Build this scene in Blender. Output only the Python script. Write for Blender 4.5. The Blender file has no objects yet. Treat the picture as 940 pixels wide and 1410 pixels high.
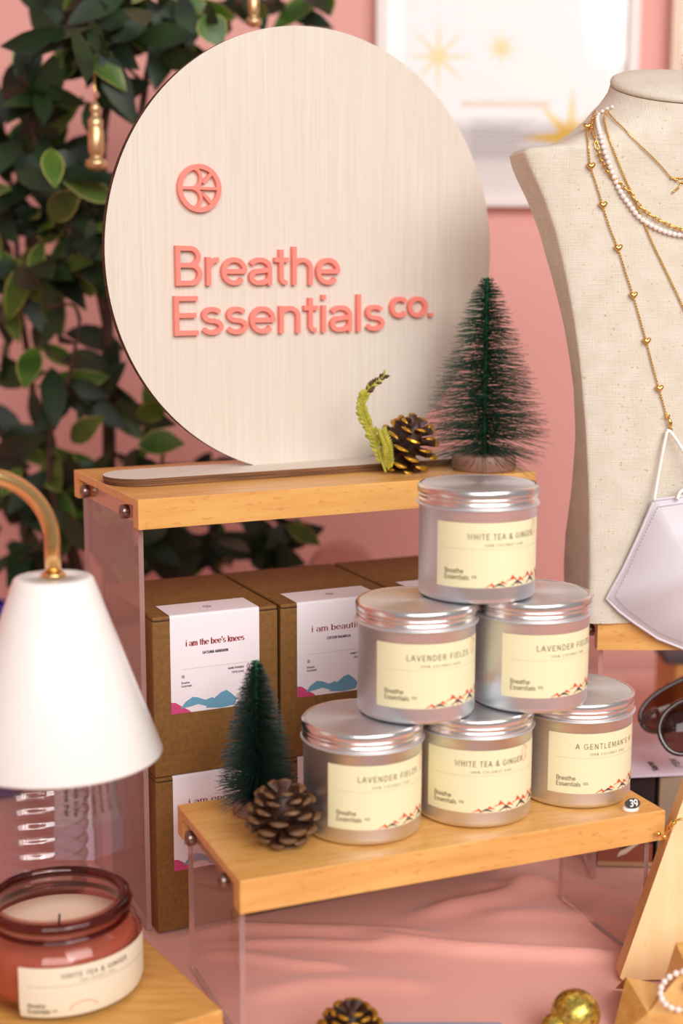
import bpy, math, random
from mathutils import Vector, Matrix, geometry
from mathutils.bvhtree import BVHTree
random.seed(7)
PI = math.pi
S = bpy.context.scene
COL = S.collection

# ------------------------------------------------------------------ camera
CAM = Vector((0, 0, .4909)); TH = .1694; RO = .0019; F = 1976.1
fw = Vector((0, math.cos(TH), -math.sin(TH))); up0 = Vector((0, math.sin(TH), math.cos(TH))); rt0 = Vector((1, 0, 0))
rt = rt0*math.cos(RO)+up0*math.sin(RO); up = up0*math.cos(RO)-rt0*math.sin(RO)
cd = bpy.data.cameras.new('camera'); cam = bpy.data.objects.new('camera', cd); COL.objects.link(cam)
cam.matrix_world = Matrix(((rt.x, up.x, -fw.x, CAM.x), (rt.y, up.y, -fw.y, CAM.y), (rt.z, up.z, -fw.z, CAM.z), (0, 0, 0, 1)))
cd.sensor_fit = 'VERTICAL'; cd.sensor_height = 36; cd.lens = F/1410*36; cd.clip_start = .05
cd.dof.use_dof = True; cd.dof.focus_distance = 1.055; cd.dof.aperture_fstop = 3.2
S.camera = cam

# ------------------------------------------------------------------ light
W = bpy.data.worlds.new('world'); S.world = W; W.use_nodes = True
bg = W.node_tree.nodes['Background']; bg.inputs[0].default_value = (1, .95, .91, 1); bg.inputs[1].default_value = .24
def area(name, loc, target, sx, sy, power, color):
    l = bpy.data.lights.new(name, 'AREA'); l.shape = 'RECTANGLE'; l.size = sx; l.size_y = sy; l.energy = power; l.color = color
    o = bpy.data.objects.new(name, l); COL.objects.link(o); o.location = loc
    o.rotation_euler = (Vector(target)-Vector(loc)).to_track_quat('-Z', 'Y').to_euler()
    return o
key = area('window_daylight', (1.35, -.75, 1.75), (.22, 1.25, .3), 1.6, 1.4, 15, (1, .985, .97)); key.data.spread = math.radians(120)
area('shopfront_daylight', (.42, -2.5, 1.95), (.42, 1.1, .9), 2.9, 1.8, 58, (1, .97, .95))
S.view_settings.view_transform = 'Standard'; S.view_settings.look = 'None'
S.view_settings.gamma = 1; S.view_settings.use_curve_mapping = False; S.view_settings.exposure = .42

# ------------------------------------------------------------------ projection helpers
def ray(px, py): return fw+rt*((px-470)/F)-up*((py-705)/F)
def atz(px, py, z):
    d = ray(px, py); return CAM+d*((z-CAM.z)/d.z)
def aty(px, py, y):
    d = ray(px, py); return CAM+d*(y/d.y)

# ------------------------------------------------------------------ materials
def lin(c): return c/12.92 if c <= .04045 else ((c+.055)/1.055)**2.4
def rgb(*c): return tuple(lin(v/255) for v in c)+(1,)
def mat(name, col, rough=.5, metal=0, **k):
    m = bpy.data.materials.new(name); m.use_nodes = True
    b = m.node_tree.nodes['Principled BSDF']; b.inputs['Base Color'].default_value = rgb(*col)
    b.inputs['Roughness'].default_value = rough; b.inputs['Metallic'].default_value = metal
    for q, v in k.items(): b.inputs[q.replace('_', ' ')].default_value = v
    return m
def nn(m, t, **k):
    n = m.node_tree.nodes.new(t)
    for q, v in k.items(): setattr(n, q, v)
    return n
def mottled(name, c1, c2, scale=(1, 1, 1), nscale=5, rough=.5, detail=4, lo=.35, hi=.65, bump=0, bscale=None, wave=None, **k):
    """two-colour noise pattern in object space, optional fine bump"""
    m = mat(name, c1, rough, **k); L = m.node_tree.links; b = m.node_tree.nodes['Principled BSDF']
    tc = nn(m, 'ShaderNodeTexCoord'); mp = nn(m, 'ShaderNodeMapping'); mp.inputs['Scale'].default_value = scale
    L.new(tc.outputs['Object'], mp.inputs['Vector'])
    no = nn(m, 'ShaderNodeTexNoise'); no.inputs['Scale'].default_value = nscale; no.inputs['Detail'].default_value = detail
    L.new(mp.outputs[0], no.inputs['Vector'])
    r = nn(m, 'ShaderNodeValToRGB'); r.color_ramp.elements[0].position = lo; r.color_ramp.elements[1].position = hi
    r.color_ramp.elements[0].color = rgb(*c1); r.color_ramp.elements[1].color = rgb(*c2)
    L.new(no.outputs['Fac'], r.inputs['Fac']); L.new(r.outputs[0], b.inputs['Base Color'])
    if bump:
        bp = nn(m, 'ShaderNodeBump'); bp.inputs['Strength'].default_value = bump; bp.inputs['Distance'].default_value = .0006
        if bscale:
            n2 = nn(m, 'ShaderNodeTexNoise'); n2.inputs['Scale'].default_value = bscale; L.new(tc.outputs['Object'], n2.inputs['Vector']); src = n2
        else: src = no
        L.new(src.outputs['Fac'], bp.inputs['Height']); L.new(bp.outputs[0], b.inputs['Normal'])
    return m
def clear(name, tint, refl=1.0, rough=.02, ior=1.49, trans_rough=None):
    """clear plastic or glass: tinted straight-through transmission under a Fresnel gloss"""
    m = bpy.data.materials.new(name); m.use_nodes = True; nt = m.node_tree; L = nt.links
    nt.nodes.remove(nt.nodes['Principled BSDF']); out = nt.nodes['Material Output']
    t = nn(m, 'ShaderNodeBsdfTransparent'); t.inputs[0].default_value = tint
    g = nn(m, 'ShaderNodeBsdfGlossy'); g.inputs['Roughness'].default_value = rough; g.inputs[0].default_value = (refl, refl, refl, 1)
    fr = nn(m, 'ShaderNodeFresnel'); ge = nn(m, 'ShaderNodeNewGeometry'); iv = nn(m, 'ShaderNodeMapRange')
    iv.inputs['To Min'].default_value = ior; iv.inputs['To Max'].default_value = 1/ior
    L.new(ge.outputs['Backfacing'], iv.inputs['Value']); L.new(iv.outputs[0], fr.inputs[0]); mx = nn(m, 'ShaderNodeMixShader')
    L.new(fr.outputs[0], mx.inputs[0]); L.new(t.outputs[0], mx.inputs[1]); L.new(g.outputs[0], mx.inputs[2]); L.new(mx.outputs[0], out.inputs[0])
    return m
def wood(name, c1, c2, scale, nscale=9, rough=.42, fleck=None, **k):
    m = mottled(name, c1, c2, scale, nscale, rough, 5, .3, .72, **k)
    if fleck:
        L = m.node_tree.links; b = m.node_tree.nodes['Principled BSDF']; tc = nn(m, 'ShaderNodeTexCoord')
        mp = nn(m, 'ShaderNodeMapping'); mp.inputs['Scale'].default_value = fleck[0]; L.new(tc.outputs['Object'], mp.inputs[0])
        no = nn(m, 'ShaderNodeTexNoise'); no.inputs['Scale'].default_value = fleck[1]; no.inputs['Detail'].default_value = 1; L.new(mp.outputs[0], no.inputs[0])
        r = nn(m, 'ShaderNodeValToRGB'); r.color_ramp.elements[0].position = fleck[3]; r.color_ramp.elements[1].position = fleck[3]+.06
        r.color_ramp.elements[0].color = (0, 0, 0, 1); r.color_ramp.elements[1].color = (1, 1, 1, 1); L.new(no.outputs[0], r.inputs[0])
        mx = nn(m, 'ShaderNodeMix'); mx.data_type = 'RGBA'; src = b.inputs['Base Color'].links[0].from_socket
        ml = nn(m, 'ShaderNodeMath'); ml.operation = 'MULTIPLY'; ml.inputs[1].default_value = .38; L.new(r.outputs[0], ml.inputs[0])
        L.new(ml.outputs[0], mx.inputs[0]); L.new(src, mx.inputs[6]); mx.inputs[7].default_value = rgb(*fleck[2]); L.new(mx.outputs[2], b.inputs['Base Color'])
    return m
M = {}
M['wall'] = mottled('pink wall paint', (228, 164, 154), (232, 170, 160), (1, 1, 1), 2.5, .7, bump=.15, bscale=180)
M['floor'] = wood('pale floorboards', (170, 146, 124), (190, 164, 140), (1, 12, 1), 3)
M['cloth'] = mottled('pink satin cloth', (233, 171, 158), (238, 177, 164), (1, 1, 1), 6, .48, bump=.25, bscale=900, Sheen_Weight=.3)
M['beech'] = wood('beech wood', (220, 156, 80), (236, 180, 104), (1, 9, 9), 14, .38, fleck=((22, 130, 90), 4, (196, 118, 56), .62), Coat_Weight=.25, Coat_Roughness=.25)
M['beech_end'] = wood('beech end grain', (196, 122, 62), (214, 144, 78), (14, 6, 30), 12, .5)
M['ply'] = wood('birch plywood face', (217, 204, 190), (226, 215, 202), (110, 110, 2.5), 4, .55, fleck=((260, 260, 10), 3, (226, 198, 172), .62))
M['char'] = mottled('laser charred plywood edge', (52, 26, 14), (96, 56, 30), (4, 4, 60), 8, .7)
M['plyedge'] = mottled('toasted plywood edge', (80, 46, 26), (138, 92, 54), (6, 6, 400), 3, .7)
M['coral'] = mat('coral acrylic', (248, 140, 126), .3)
M['acrylic'] = clear('clear acrylic', (.93, .90, .895, 1), 1, .01)
M['acrylic_edge'] = mat('polished acrylic edge', (214, 176, 170), .15, 0, Transmission_Weight=.55, IOR=1.3)
M['steel'] = mat('brushed screw head', (150, 130, 122), .3, 1)
def alu():
    m = mottled('spun aluminium', (226, 228, 231), (233, 234, 237), (1, 1, 30), 30, .42, metal=1)
    b = m.node_tree.nodes['Principled BSDF']; b.inputs['Anisotropic'].default_value = .55
    t = nn(m, 'ShaderNodeTangent'); t.direction_type = 'RADIAL'; t.axis = 'Z'; m.node_tree.links.new(t.outputs[0], b.inputs['Tangent'])
    return m
M['alu'] = alu()
M['alu_rim'] = mat('rolled aluminium rim', (238, 232, 230), .24, 1)
M['paper_y'] = mat('cream label paper', (240, 232, 190), .55)
M['paper_w'] = mat('white label paper', (240, 228, 232), .5)
M['ink'] = mat('brown grey ink', (112, 96, 62), .6)
M['ink_k'] = mat('black ink', (44, 36, 36), .6)
M['ink_red'] = mat('dark red ink', (150, 48, 48), .6)
M['ink_o'] = mat('orange ink', (222, 84, 34), .6)
M['ink_n'] = mat('slate ink', (84, 76, 84), .6)
M['ink_b'] = mat('blue ink', (104, 158, 186), .6)
M['ink_p'] = mat('pink ink', (206, 70, 120), .6)
M['ink_line'] = mat('fine line ink', (190, 178, 140), .6)
M['kraft'] = mottled('kraft cardboard', (122, 82, 34), (136, 94, 42), (1, 1, 1), 260, .75, 3, bump=.2, bscale=500)
M['kraft_cut'] = mat('cardboard slot', (70, 44, 22), .9)
M['bristle'] = mottled('green bristles', (12, 44, 28), (20, 66, 42), (1, 1, 1), 60, .45)
M['bristle_d'] = mottled('dark green bristles', (12, 30, 22), (20, 44, 32), (1, 1, 1), 60, .5)
M['wire'] = mat('green twisted wire', (24, 98, 60), .35, .3)
M['treebase'] = wood('grey brown wood slice', (142, 104, 92), (160, 122, 108), (3, 3, 12), 20, .6)
M['cone'] = mottled('pine cone scale', (50, 26, 16), (80, 44, 26), (1, 1, 1), 120, .5)
M['cone_tip'] = mottled('pine cone scale tip', (92, 62, 38), (124, 86, 52), (1, 1, 1), 200, .5)
M['gold_tip'] = mat('gilded scale tip', (190, 140, 40), .35, .6)
M['gold'] = mat('polished gold', (238, 192, 112), .18, 1)
M['gold_b'] = mat('brass tube', (240, 198, 136), .2, 1)
M['pearl'] = mat('pearl', (246, 232, 226), .22, 0, Coat_Weight=.6, Sheen_Weight=.4)
def linen():
    m = mottled('natural linen', (212, 201, 183), (222, 212, 196), (1, 1, 1), 70, .85, 6, .3, .7)
    L = m.node_tree.links; b = m.node_tree.nodes['Principled BSDF']; tc = nn(m, 'ShaderNodeTexCoord')
    prev = None
    for sc in ((60, 60, 900), (900, 60, 60)):
        mp = nn(m, 'ShaderNodeMapping'); mp.inputs['Scale'].default_value = sc; L.new(tc.outputs['Object'], mp.inputs[0])
        no = nn(m, 'ShaderNodeTexNoise'); no.inputs['Scale'].default_value = 1.2; L.new(mp.outputs[0], no.inputs[0])
        if prev:
            ad = nn(m, 'ShaderNodeMath'); ad.operation = 'ADD'; L.new(prev, ad.inputs[0]); L.new(no.outputs['Fac'], ad.inputs[1]); prev = ad.outputs[0]
        else: prev = no.outputs['Fac']
    bp = nn(m, 'ShaderNodeBump'); bp.inputs['Strength'].default_value = .5; bp.inputs['Distance'].default_value = .0008
    L.new(prev, bp.inputs['Height']); L.new(bp.outputs[0], b.inputs['Normal'])
    r = nn(m, 'ShaderNodeValToRGB'); r.color_ramp.elements[0].position = .66; r.color_ramp.elements[1].position = .74
    r.color_ramp.elements[0].color = (0, 0, 0, 1); r.color_ramp.elements[1].color = (1, 1, 1, 1)
    n3 = nn(m, 'ShaderNodeTexNoise'); n3.inputs['Scale'].default_value = 420; L.new(tc.outputs['Object'], n3.inputs['Vector']); L.new(n3.outputs['Fac'], r.inputs[0])
    mx = nn(m, 'ShaderNodeMix'); mx.data_type = 'RGBA'; src = b.inputs['Base Color'].links[0].from_socket
    L.new(r.outputs[0], mx.inputs[0]); L.new(src, mx.inputs[6]); mx.inputs[7].default_value = rgb(196, 168, 128); L.new(mx.outputs[2], b.inputs['Base Color'])
    return m
M['linen'] = linen()
M['satin'] = mottled('grey satin', (214, 206, 212), (222, 214, 220), (1, 1, 1), 12, .42, Sheen_Weight=.4)
M['elastic'] = mat('white elastic', (246, 240, 236), .7)
M['thread'] = mat('grey stitching', (192, 182, 190), .8)
M['white'] = mat('white enamel', (248, 246, 242), .28, Coat_Weight=.4)
M['amber'] = clear('amber rose glass', (.83, .60, .56, 1), 1, .03, 1.5)
M['amber_rim'] = clear('dark amber glass rim', (.50, .24, .20, 1), 1, .03, 1.5)
M['wax'] = mat('candle wax', (246, 220, 194), .5, 0, Subsurface_Weight=.15, Subsurface_Radius=(.01, .006, .004))
M['paper_c'] = mat('off white label paper', (240, 228, 204), .55)
M['plastic'] = clear('thin clear plastic', (.95, .92, .92, 1), 1, .05, 1.6)
M['glassd'] = clear('pale glass', (.93, .88, .85, 1), .8, .04, 1.35)
M['blue'] = mat('cobalt blue glass', (28, 16, 150), .12, 0, Coat_Weight=1)
M['leaf'] = mottled('ficus leaf', (18, 32, 14), (34, 56, 20), (1, 1, 1), 16, .5, lo=.4, hi=.62)
M['leafl'] = mottled('young ficus leaf', (50, 84, 20), (88, 116, 36), (1, 1, 1), 25, .4)
M['leafm'] = mat('pale leaf margin', (160, 156, 84), .5)
M['bark'] = mottled('ficus bark', (58, 38, 28), (84, 58, 42), (1, 1, 6), 30, .8)
M['pot'] = mat('terracotta pot', (150, 84, 62), .7)
M['soil'] = mat('potting soil', (46, 32, 24), .95)
M['brass_d'] = mottled('champagne metal', (206, 168, 118), (226, 192, 148), (1, 1, 1), 80, .3, metal=.8)
M['poster'] = mat('pale grey poster paper', (226, 216, 214), .5)
M['matb'] = mat('white mount board', (240, 232, 228), .6)
M['goldink'] = mat('gold yellow ink', (232, 184, 52), .5)
M['tanink'] = mat('tan ink', (208, 178, 140), .5)
M['greyink'] = mat('light grey ink', (198, 188, 186), .6)
M['frame_w'] = mat('white painted frame', (238, 226, 220), .4)
M['pglass'] = clear('picture glass', (.97, .97, .97, 1), 1, .01, 1.5)
M['frame_t'] = wood('pale wood frame', (226, 196, 170), (234, 206, 180), (8, 8, 2), 10)
M['ochre'] = mat('ochre print', (176, 112, 40), .5)
M['maple'] = wood('maple board', (246, 208, 152), (252, 222, 174), (16, 16, 1.6), 6, .45, fleck=((60, 60, 5), 3, (232, 176, 110), .64))
M['maple_s'] = wood('maple board edge', (226, 174, 114), (236, 188, 130), (10, 10, 3), 8, .5)
M['oak'] = wood('honey oak', (206, 146, 70), (232, 178, 100), (3, 20, 20), 8, .45)
M['oak2'] = wood('honey oak cut across', (220, 164, 92), (238, 190, 120), (20, 3, 20), 8, .45)
M['blackbox'] = mat('matt black card', (30, 24, 24), .5)
M['greybox'] = mat('grey beige card', (150, 132, 112), .6)
M['tanbox'] = mat('tan card', (186, 152, 112), .6)
M['rust'] = mat('rust print', (150, 74, 52), .6)
M['lens'] = clear('brown sunglass lens', (.22, .12, .09, 1), 1, .02, 1.5)
M['tort'] = mat('dark brown acetate', (42, 22, 20), .15, Coat_Weight=1)
M['tort_r'] = mat('reddish brown acetate', (110, 48, 40), .15, Coat_Weight=1, Transmission_Weight=.3)
M['sprig'] = mottled('dry green sprig', (150, 150, 40), (188, 180, 66), (1, 1, 1), 120, .6)
M['sprig_d'] = mat('dark sprig tip', (92, 66, 34), .6)
M['bluecard'] = mat('blue grey card', (150, 160, 180), .6)
M['lav'] = mat('lavender white paper', (226, 208, 222), .6)
def glitter():
    m = mat('gold glitter', (170, 132, 30), .3, .85); L = m.node_tree.links; b = m.node_tree.nodes['Principled BSDF']
    tc = nn(m, 'ShaderNodeTexCoord'); v = nn(m, 'ShaderNodeTexVoronoi'); v.inputs['Scale'].default_value = 620; L.new(tc.outputs['Object'], v.inputs['Vector'])
    r = nn(m, 'ShaderNodeValToRGB'); r.color_ramp.elements[0].color = rgb(120, 88, 14); r.color_ramp.elements[1].color = rgb(248, 220, 110)
    L.new(v.outputs['Color'], r.inputs[0]); L.new(r.outputs[0], b.inputs['Base Color'])
    bp = nn(m, 'ShaderNodeBump'); bp.inputs['Strength'].default_value = 1; bp.inputs['Distance'].default_value = .002
    L.new(v.outputs['Color'], bp.inputs['Height']); L.new(bp.outputs[0], b.inputs['Normal'])
    return m
M['glitter'] = glitter()

# ------------------------------------------------------------------ mesh builder
def tag(o, label, cat, group=None, kind=None):
    if label: o['label'] = label
    if cat: o['category'] = cat
    if group: o['group'] = group
    if kind: o['kind'] = kind
    return o
def wm(o):
    m = o.matrix_basis.copy()
    while o.parent: o = o.parent; m = o.matrix_basis @ m
    return m
def thing(name, label, cat, loc=(0, 0, 0), rz=0, group=None):
    o = bpy.data.objects.new(name, None); o.empty_display_size = .02; COL.objects.link(o)
    o.location = loc; o.rotation_euler = (0, 0, rz); o.matrix_basis = Matrix.Translation(Vector(loc)) @ Matrix.Rotation(rz, 4, 'Z')
    return tag(o, label, cat, group)
class MB:
    def __init__(s): s.v = []; s.f = []; s.m = []; s.sm = []
    def add(s, vs, fs, mi=0, smooth=False):
        b = len(s.v); s.v += [Vector(p) for p in vs]
        for f in fs: s.f.append([b+i for i in f]); s.m.append(mi); s.sm.append(smooth)
    def box(s, a, b, mi=0, fm=None):
        x0, y0, z0 = a; x1, y1, z1 = b
        v = [(x0, y0, z0), (x1, y0, z0), (x1, y1, z0), (x0, y1, z0), (x0, y0, z1), (x1, y0, z1), (x1, y1, z1), (x0, y1, z1)]
        fs = [(3, 2, 1, 0), (4, 5, 6, 7), (0, 1, 5, 4), (1, 2, 6, 5), (2, 3, 7, 6), (3, 0, 4, 7)]   # bottom top front right back left
        for i, f in enumerate(fs): s.add([v[j] for j in f], [(0, 1, 2, 3)], mi if fm is None else fm[i])
    def rbox(s, a, b, r=.001, n=3, mi=0):
        """box with its vertical and horizontal edges rounded (superellipsoid corner spheres)"""
        a = Vector(a); b = Vector(b); g = []
        c = (a+b)/2; h = (b-a)/2
        N = 4*(n+1)
        rings = []
        for k in range(2*(n+1)):
            top = k > n; j = k-(n+1) if top else k
            ph = (PI/2*j/n)-(0 if top else PI/2)
            zz = (c.z+h.z-r if top else c.z-h.z+r)+r*math.sin(ph); rr = r*math.cos(ph)
            ring = []
            for q in range(4):
                cx = [1, -1, -1, 1][q]*(h.x-r)+c.x; cy = [1, 1, -1, -1][q]*(h.y-r)+c.y
                for i in range(n+1):
                    t = PI/2*(q+i/n); ring.append((cx+rr*math.cos(t), cy+rr*math.sin(t), zz))
            rings.append(ring)
        s.loft(rings, mi, True, True, True, smooth=False)
    def loft(s, rings, mi=0, closed=True, cap0=False, cap1=False, smooth=True):
        n = len(rings[0]); vs = [p for r in rings for p in r]; fs = []
        for k in range(len(rings)-1):
            for i in range(n if closed else n-1):
                j = (i+1) % n; fs.append((k*n+i, k*n+j, (k+1)*n+j, (k+1)*n+i))
        b = len(s.v); s.v += [Vector(p) for p in vs]
        for f in fs: s.f.append([b+i for i in f]); s.m.append(mi); s.sm.append(smooth)
        if cap0: s.f.append([b+i for i in range(n)][::-1]); s.m.append(mi); s.sm.append(False)
        if cap1: s.f.append([b+(len(rings)-1)*n+i for i in range(n)]); s.m.append(mi); s.sm.append(False)
    def lathe(s, prof, seg=64, mi=0, c=(0, 0, 0), cap0=False, cap1=False, smooth=True, rf=None):
        rings = []
        for r, z in prof:
            rings.append([(c[0]+(r+(rf(i, r, z) if rf else 0))*math.cos(2*PI*i/seg), c[1]+(r+(rf(i, r, z) if rf else 0))*math.sin(2*PI*i/seg), c[2]+z) for i in range(seg)])
        s.loft(rings, mi, True, cap0, cap1, smooth)
    def tube(s, pts, r, seg=8, mi=0, cap=True, closed=False):
        pts = [Vector(p) for p in pts]; rings = []; n = len(pts); pv = None
        for i, p in enumerate(pts):
            if closed: t = pts[(i+1) % n]-pts[i-1]
            else: t = pts[min(i+1, n-1)]-pts[max(i-1, 0)]
            if t.length < 1e-9: t = Vector((0, 0, 1))
            t.normalize()
            if pv is None: a = t.orthogonal().normalized()
            else:
                a = pv-t*pv.dot(t); a = a.normalized() if a.length > 1e-6 else t.orthogonal().normalized()
            pv = a; b = t.cross(a); rr = r[i] if isinstance(r, (list, tuple)) else r
            rings.append([p+a*rr*math.cos(2*PI*k/seg)+b*rr*math.sin(2*PI*k/seg) for k in range(seg)])
        if closed: rings.append(rings[0])
        s.loft(rings, mi, True, cap and not closed, cap and not closed)
    def ball(s, c, r, seg=16, rg=10, mi=0, sc=(1, 1, 1)):
        c = Vector(c); rings = []
        for k in range(rg+1):
            ph = -PI/2+PI*k/rg; q = max(math.cos(ph), 1e-3)
            rings.append([c+Vector((r*sc[0]*q*math.cos(2*PI*i/seg), r*sc[1]*q*math.sin(2*PI*i/seg), r*sc[2]*math.sin(ph))) for i in range(seg)])
        s.loft(rings, mi)
    def prism(s, poly, fn, t0, t1, mi=0, side=None, smooth_side=False):
        """2D polygon pushed through fn(x, y, t) between two depths, filled by tessellation"""
        tri = geometry.tessellate_polygon([[Vector((x, y, 0)) for x, y in poly]])
        n = len(poly); A = [fn(x, y, t1) for x, y in poly]; B = [fn(x, y, t0) for x, y in poly]
        s.add(A, tri, mi)
        if t0 != t1:
            s.add(B, [t[::-1] for t in tri], mi)
            s.add(B+A, [(i, (i+1) % n, n+(i+1) % n, n+i) for i in range(n)], mi if side is None else side, smooth_side)
    def build(s, name, mats, parent=None, local=False, mw=None, auto=None):
        me = bpy.data.meshes.new(name)
        if parent and not local:
            im = wm(parent).inverted(); vs = [im @ p for p in s.v]
        elif mw is not None: im = mw.inverted(); vs = [im @ p for p in s.v]
        else: vs = s.v
        me.from_pydata([tuple(p) for p in vs], [], s.f)
        for m in (mats if isinstance(mats, (list, tuple)) else [mats]): me.materials.append(m)
        me.polygons.foreach_set('material_index', s.m); me.polygons.foreach_set('use_smooth', s.sm); me.validate(); me.update()
        o = bpy.data.objects.new(name, me); COL.objects.link(o)
        if mw is not None: o.matrix_world = mw; o.matrix_basis = mw
        if parent: o.parent = parent
        return o
def fixn(o):
    import bmesh
    bm = bmesh.new(); bm.from_mesh(o.data); bmesh.ops.recalc_face_normals(bm, faces=bm.faces); bm.to_mesh(o.data); bm.free(); return o
def spline(pts, n=6):
    """Catmull-Rom through the points"""
    pts = [Vector(p) for p in pts]; out = []
    for i in range(len(pts)-1):
        p0 = pts[max(i-1, 0)]; p1 = pts[i]; p2 = pts[i+1]; p3 = pts[min(i+2, len(pts)-1)]
        for k in range(n):
            t = k/n; out.append(.5*((2*p1)+(p2-p0)*t+(2*p0-5*p1+4*p2-p3)*t*t+(3*p1-p0-3*p2+p3)*t**3))
    out.append(pts[-1]); return out
def interp(tab, z):
    if z <= tab[0][0]: return tab[0][1]
    for (a, u), (b, v) in zip(tab, tab[1:]):
        if z <= b: return u+(v-u)*(z-a)/(b-a)
    return tab[-1][1]

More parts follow.
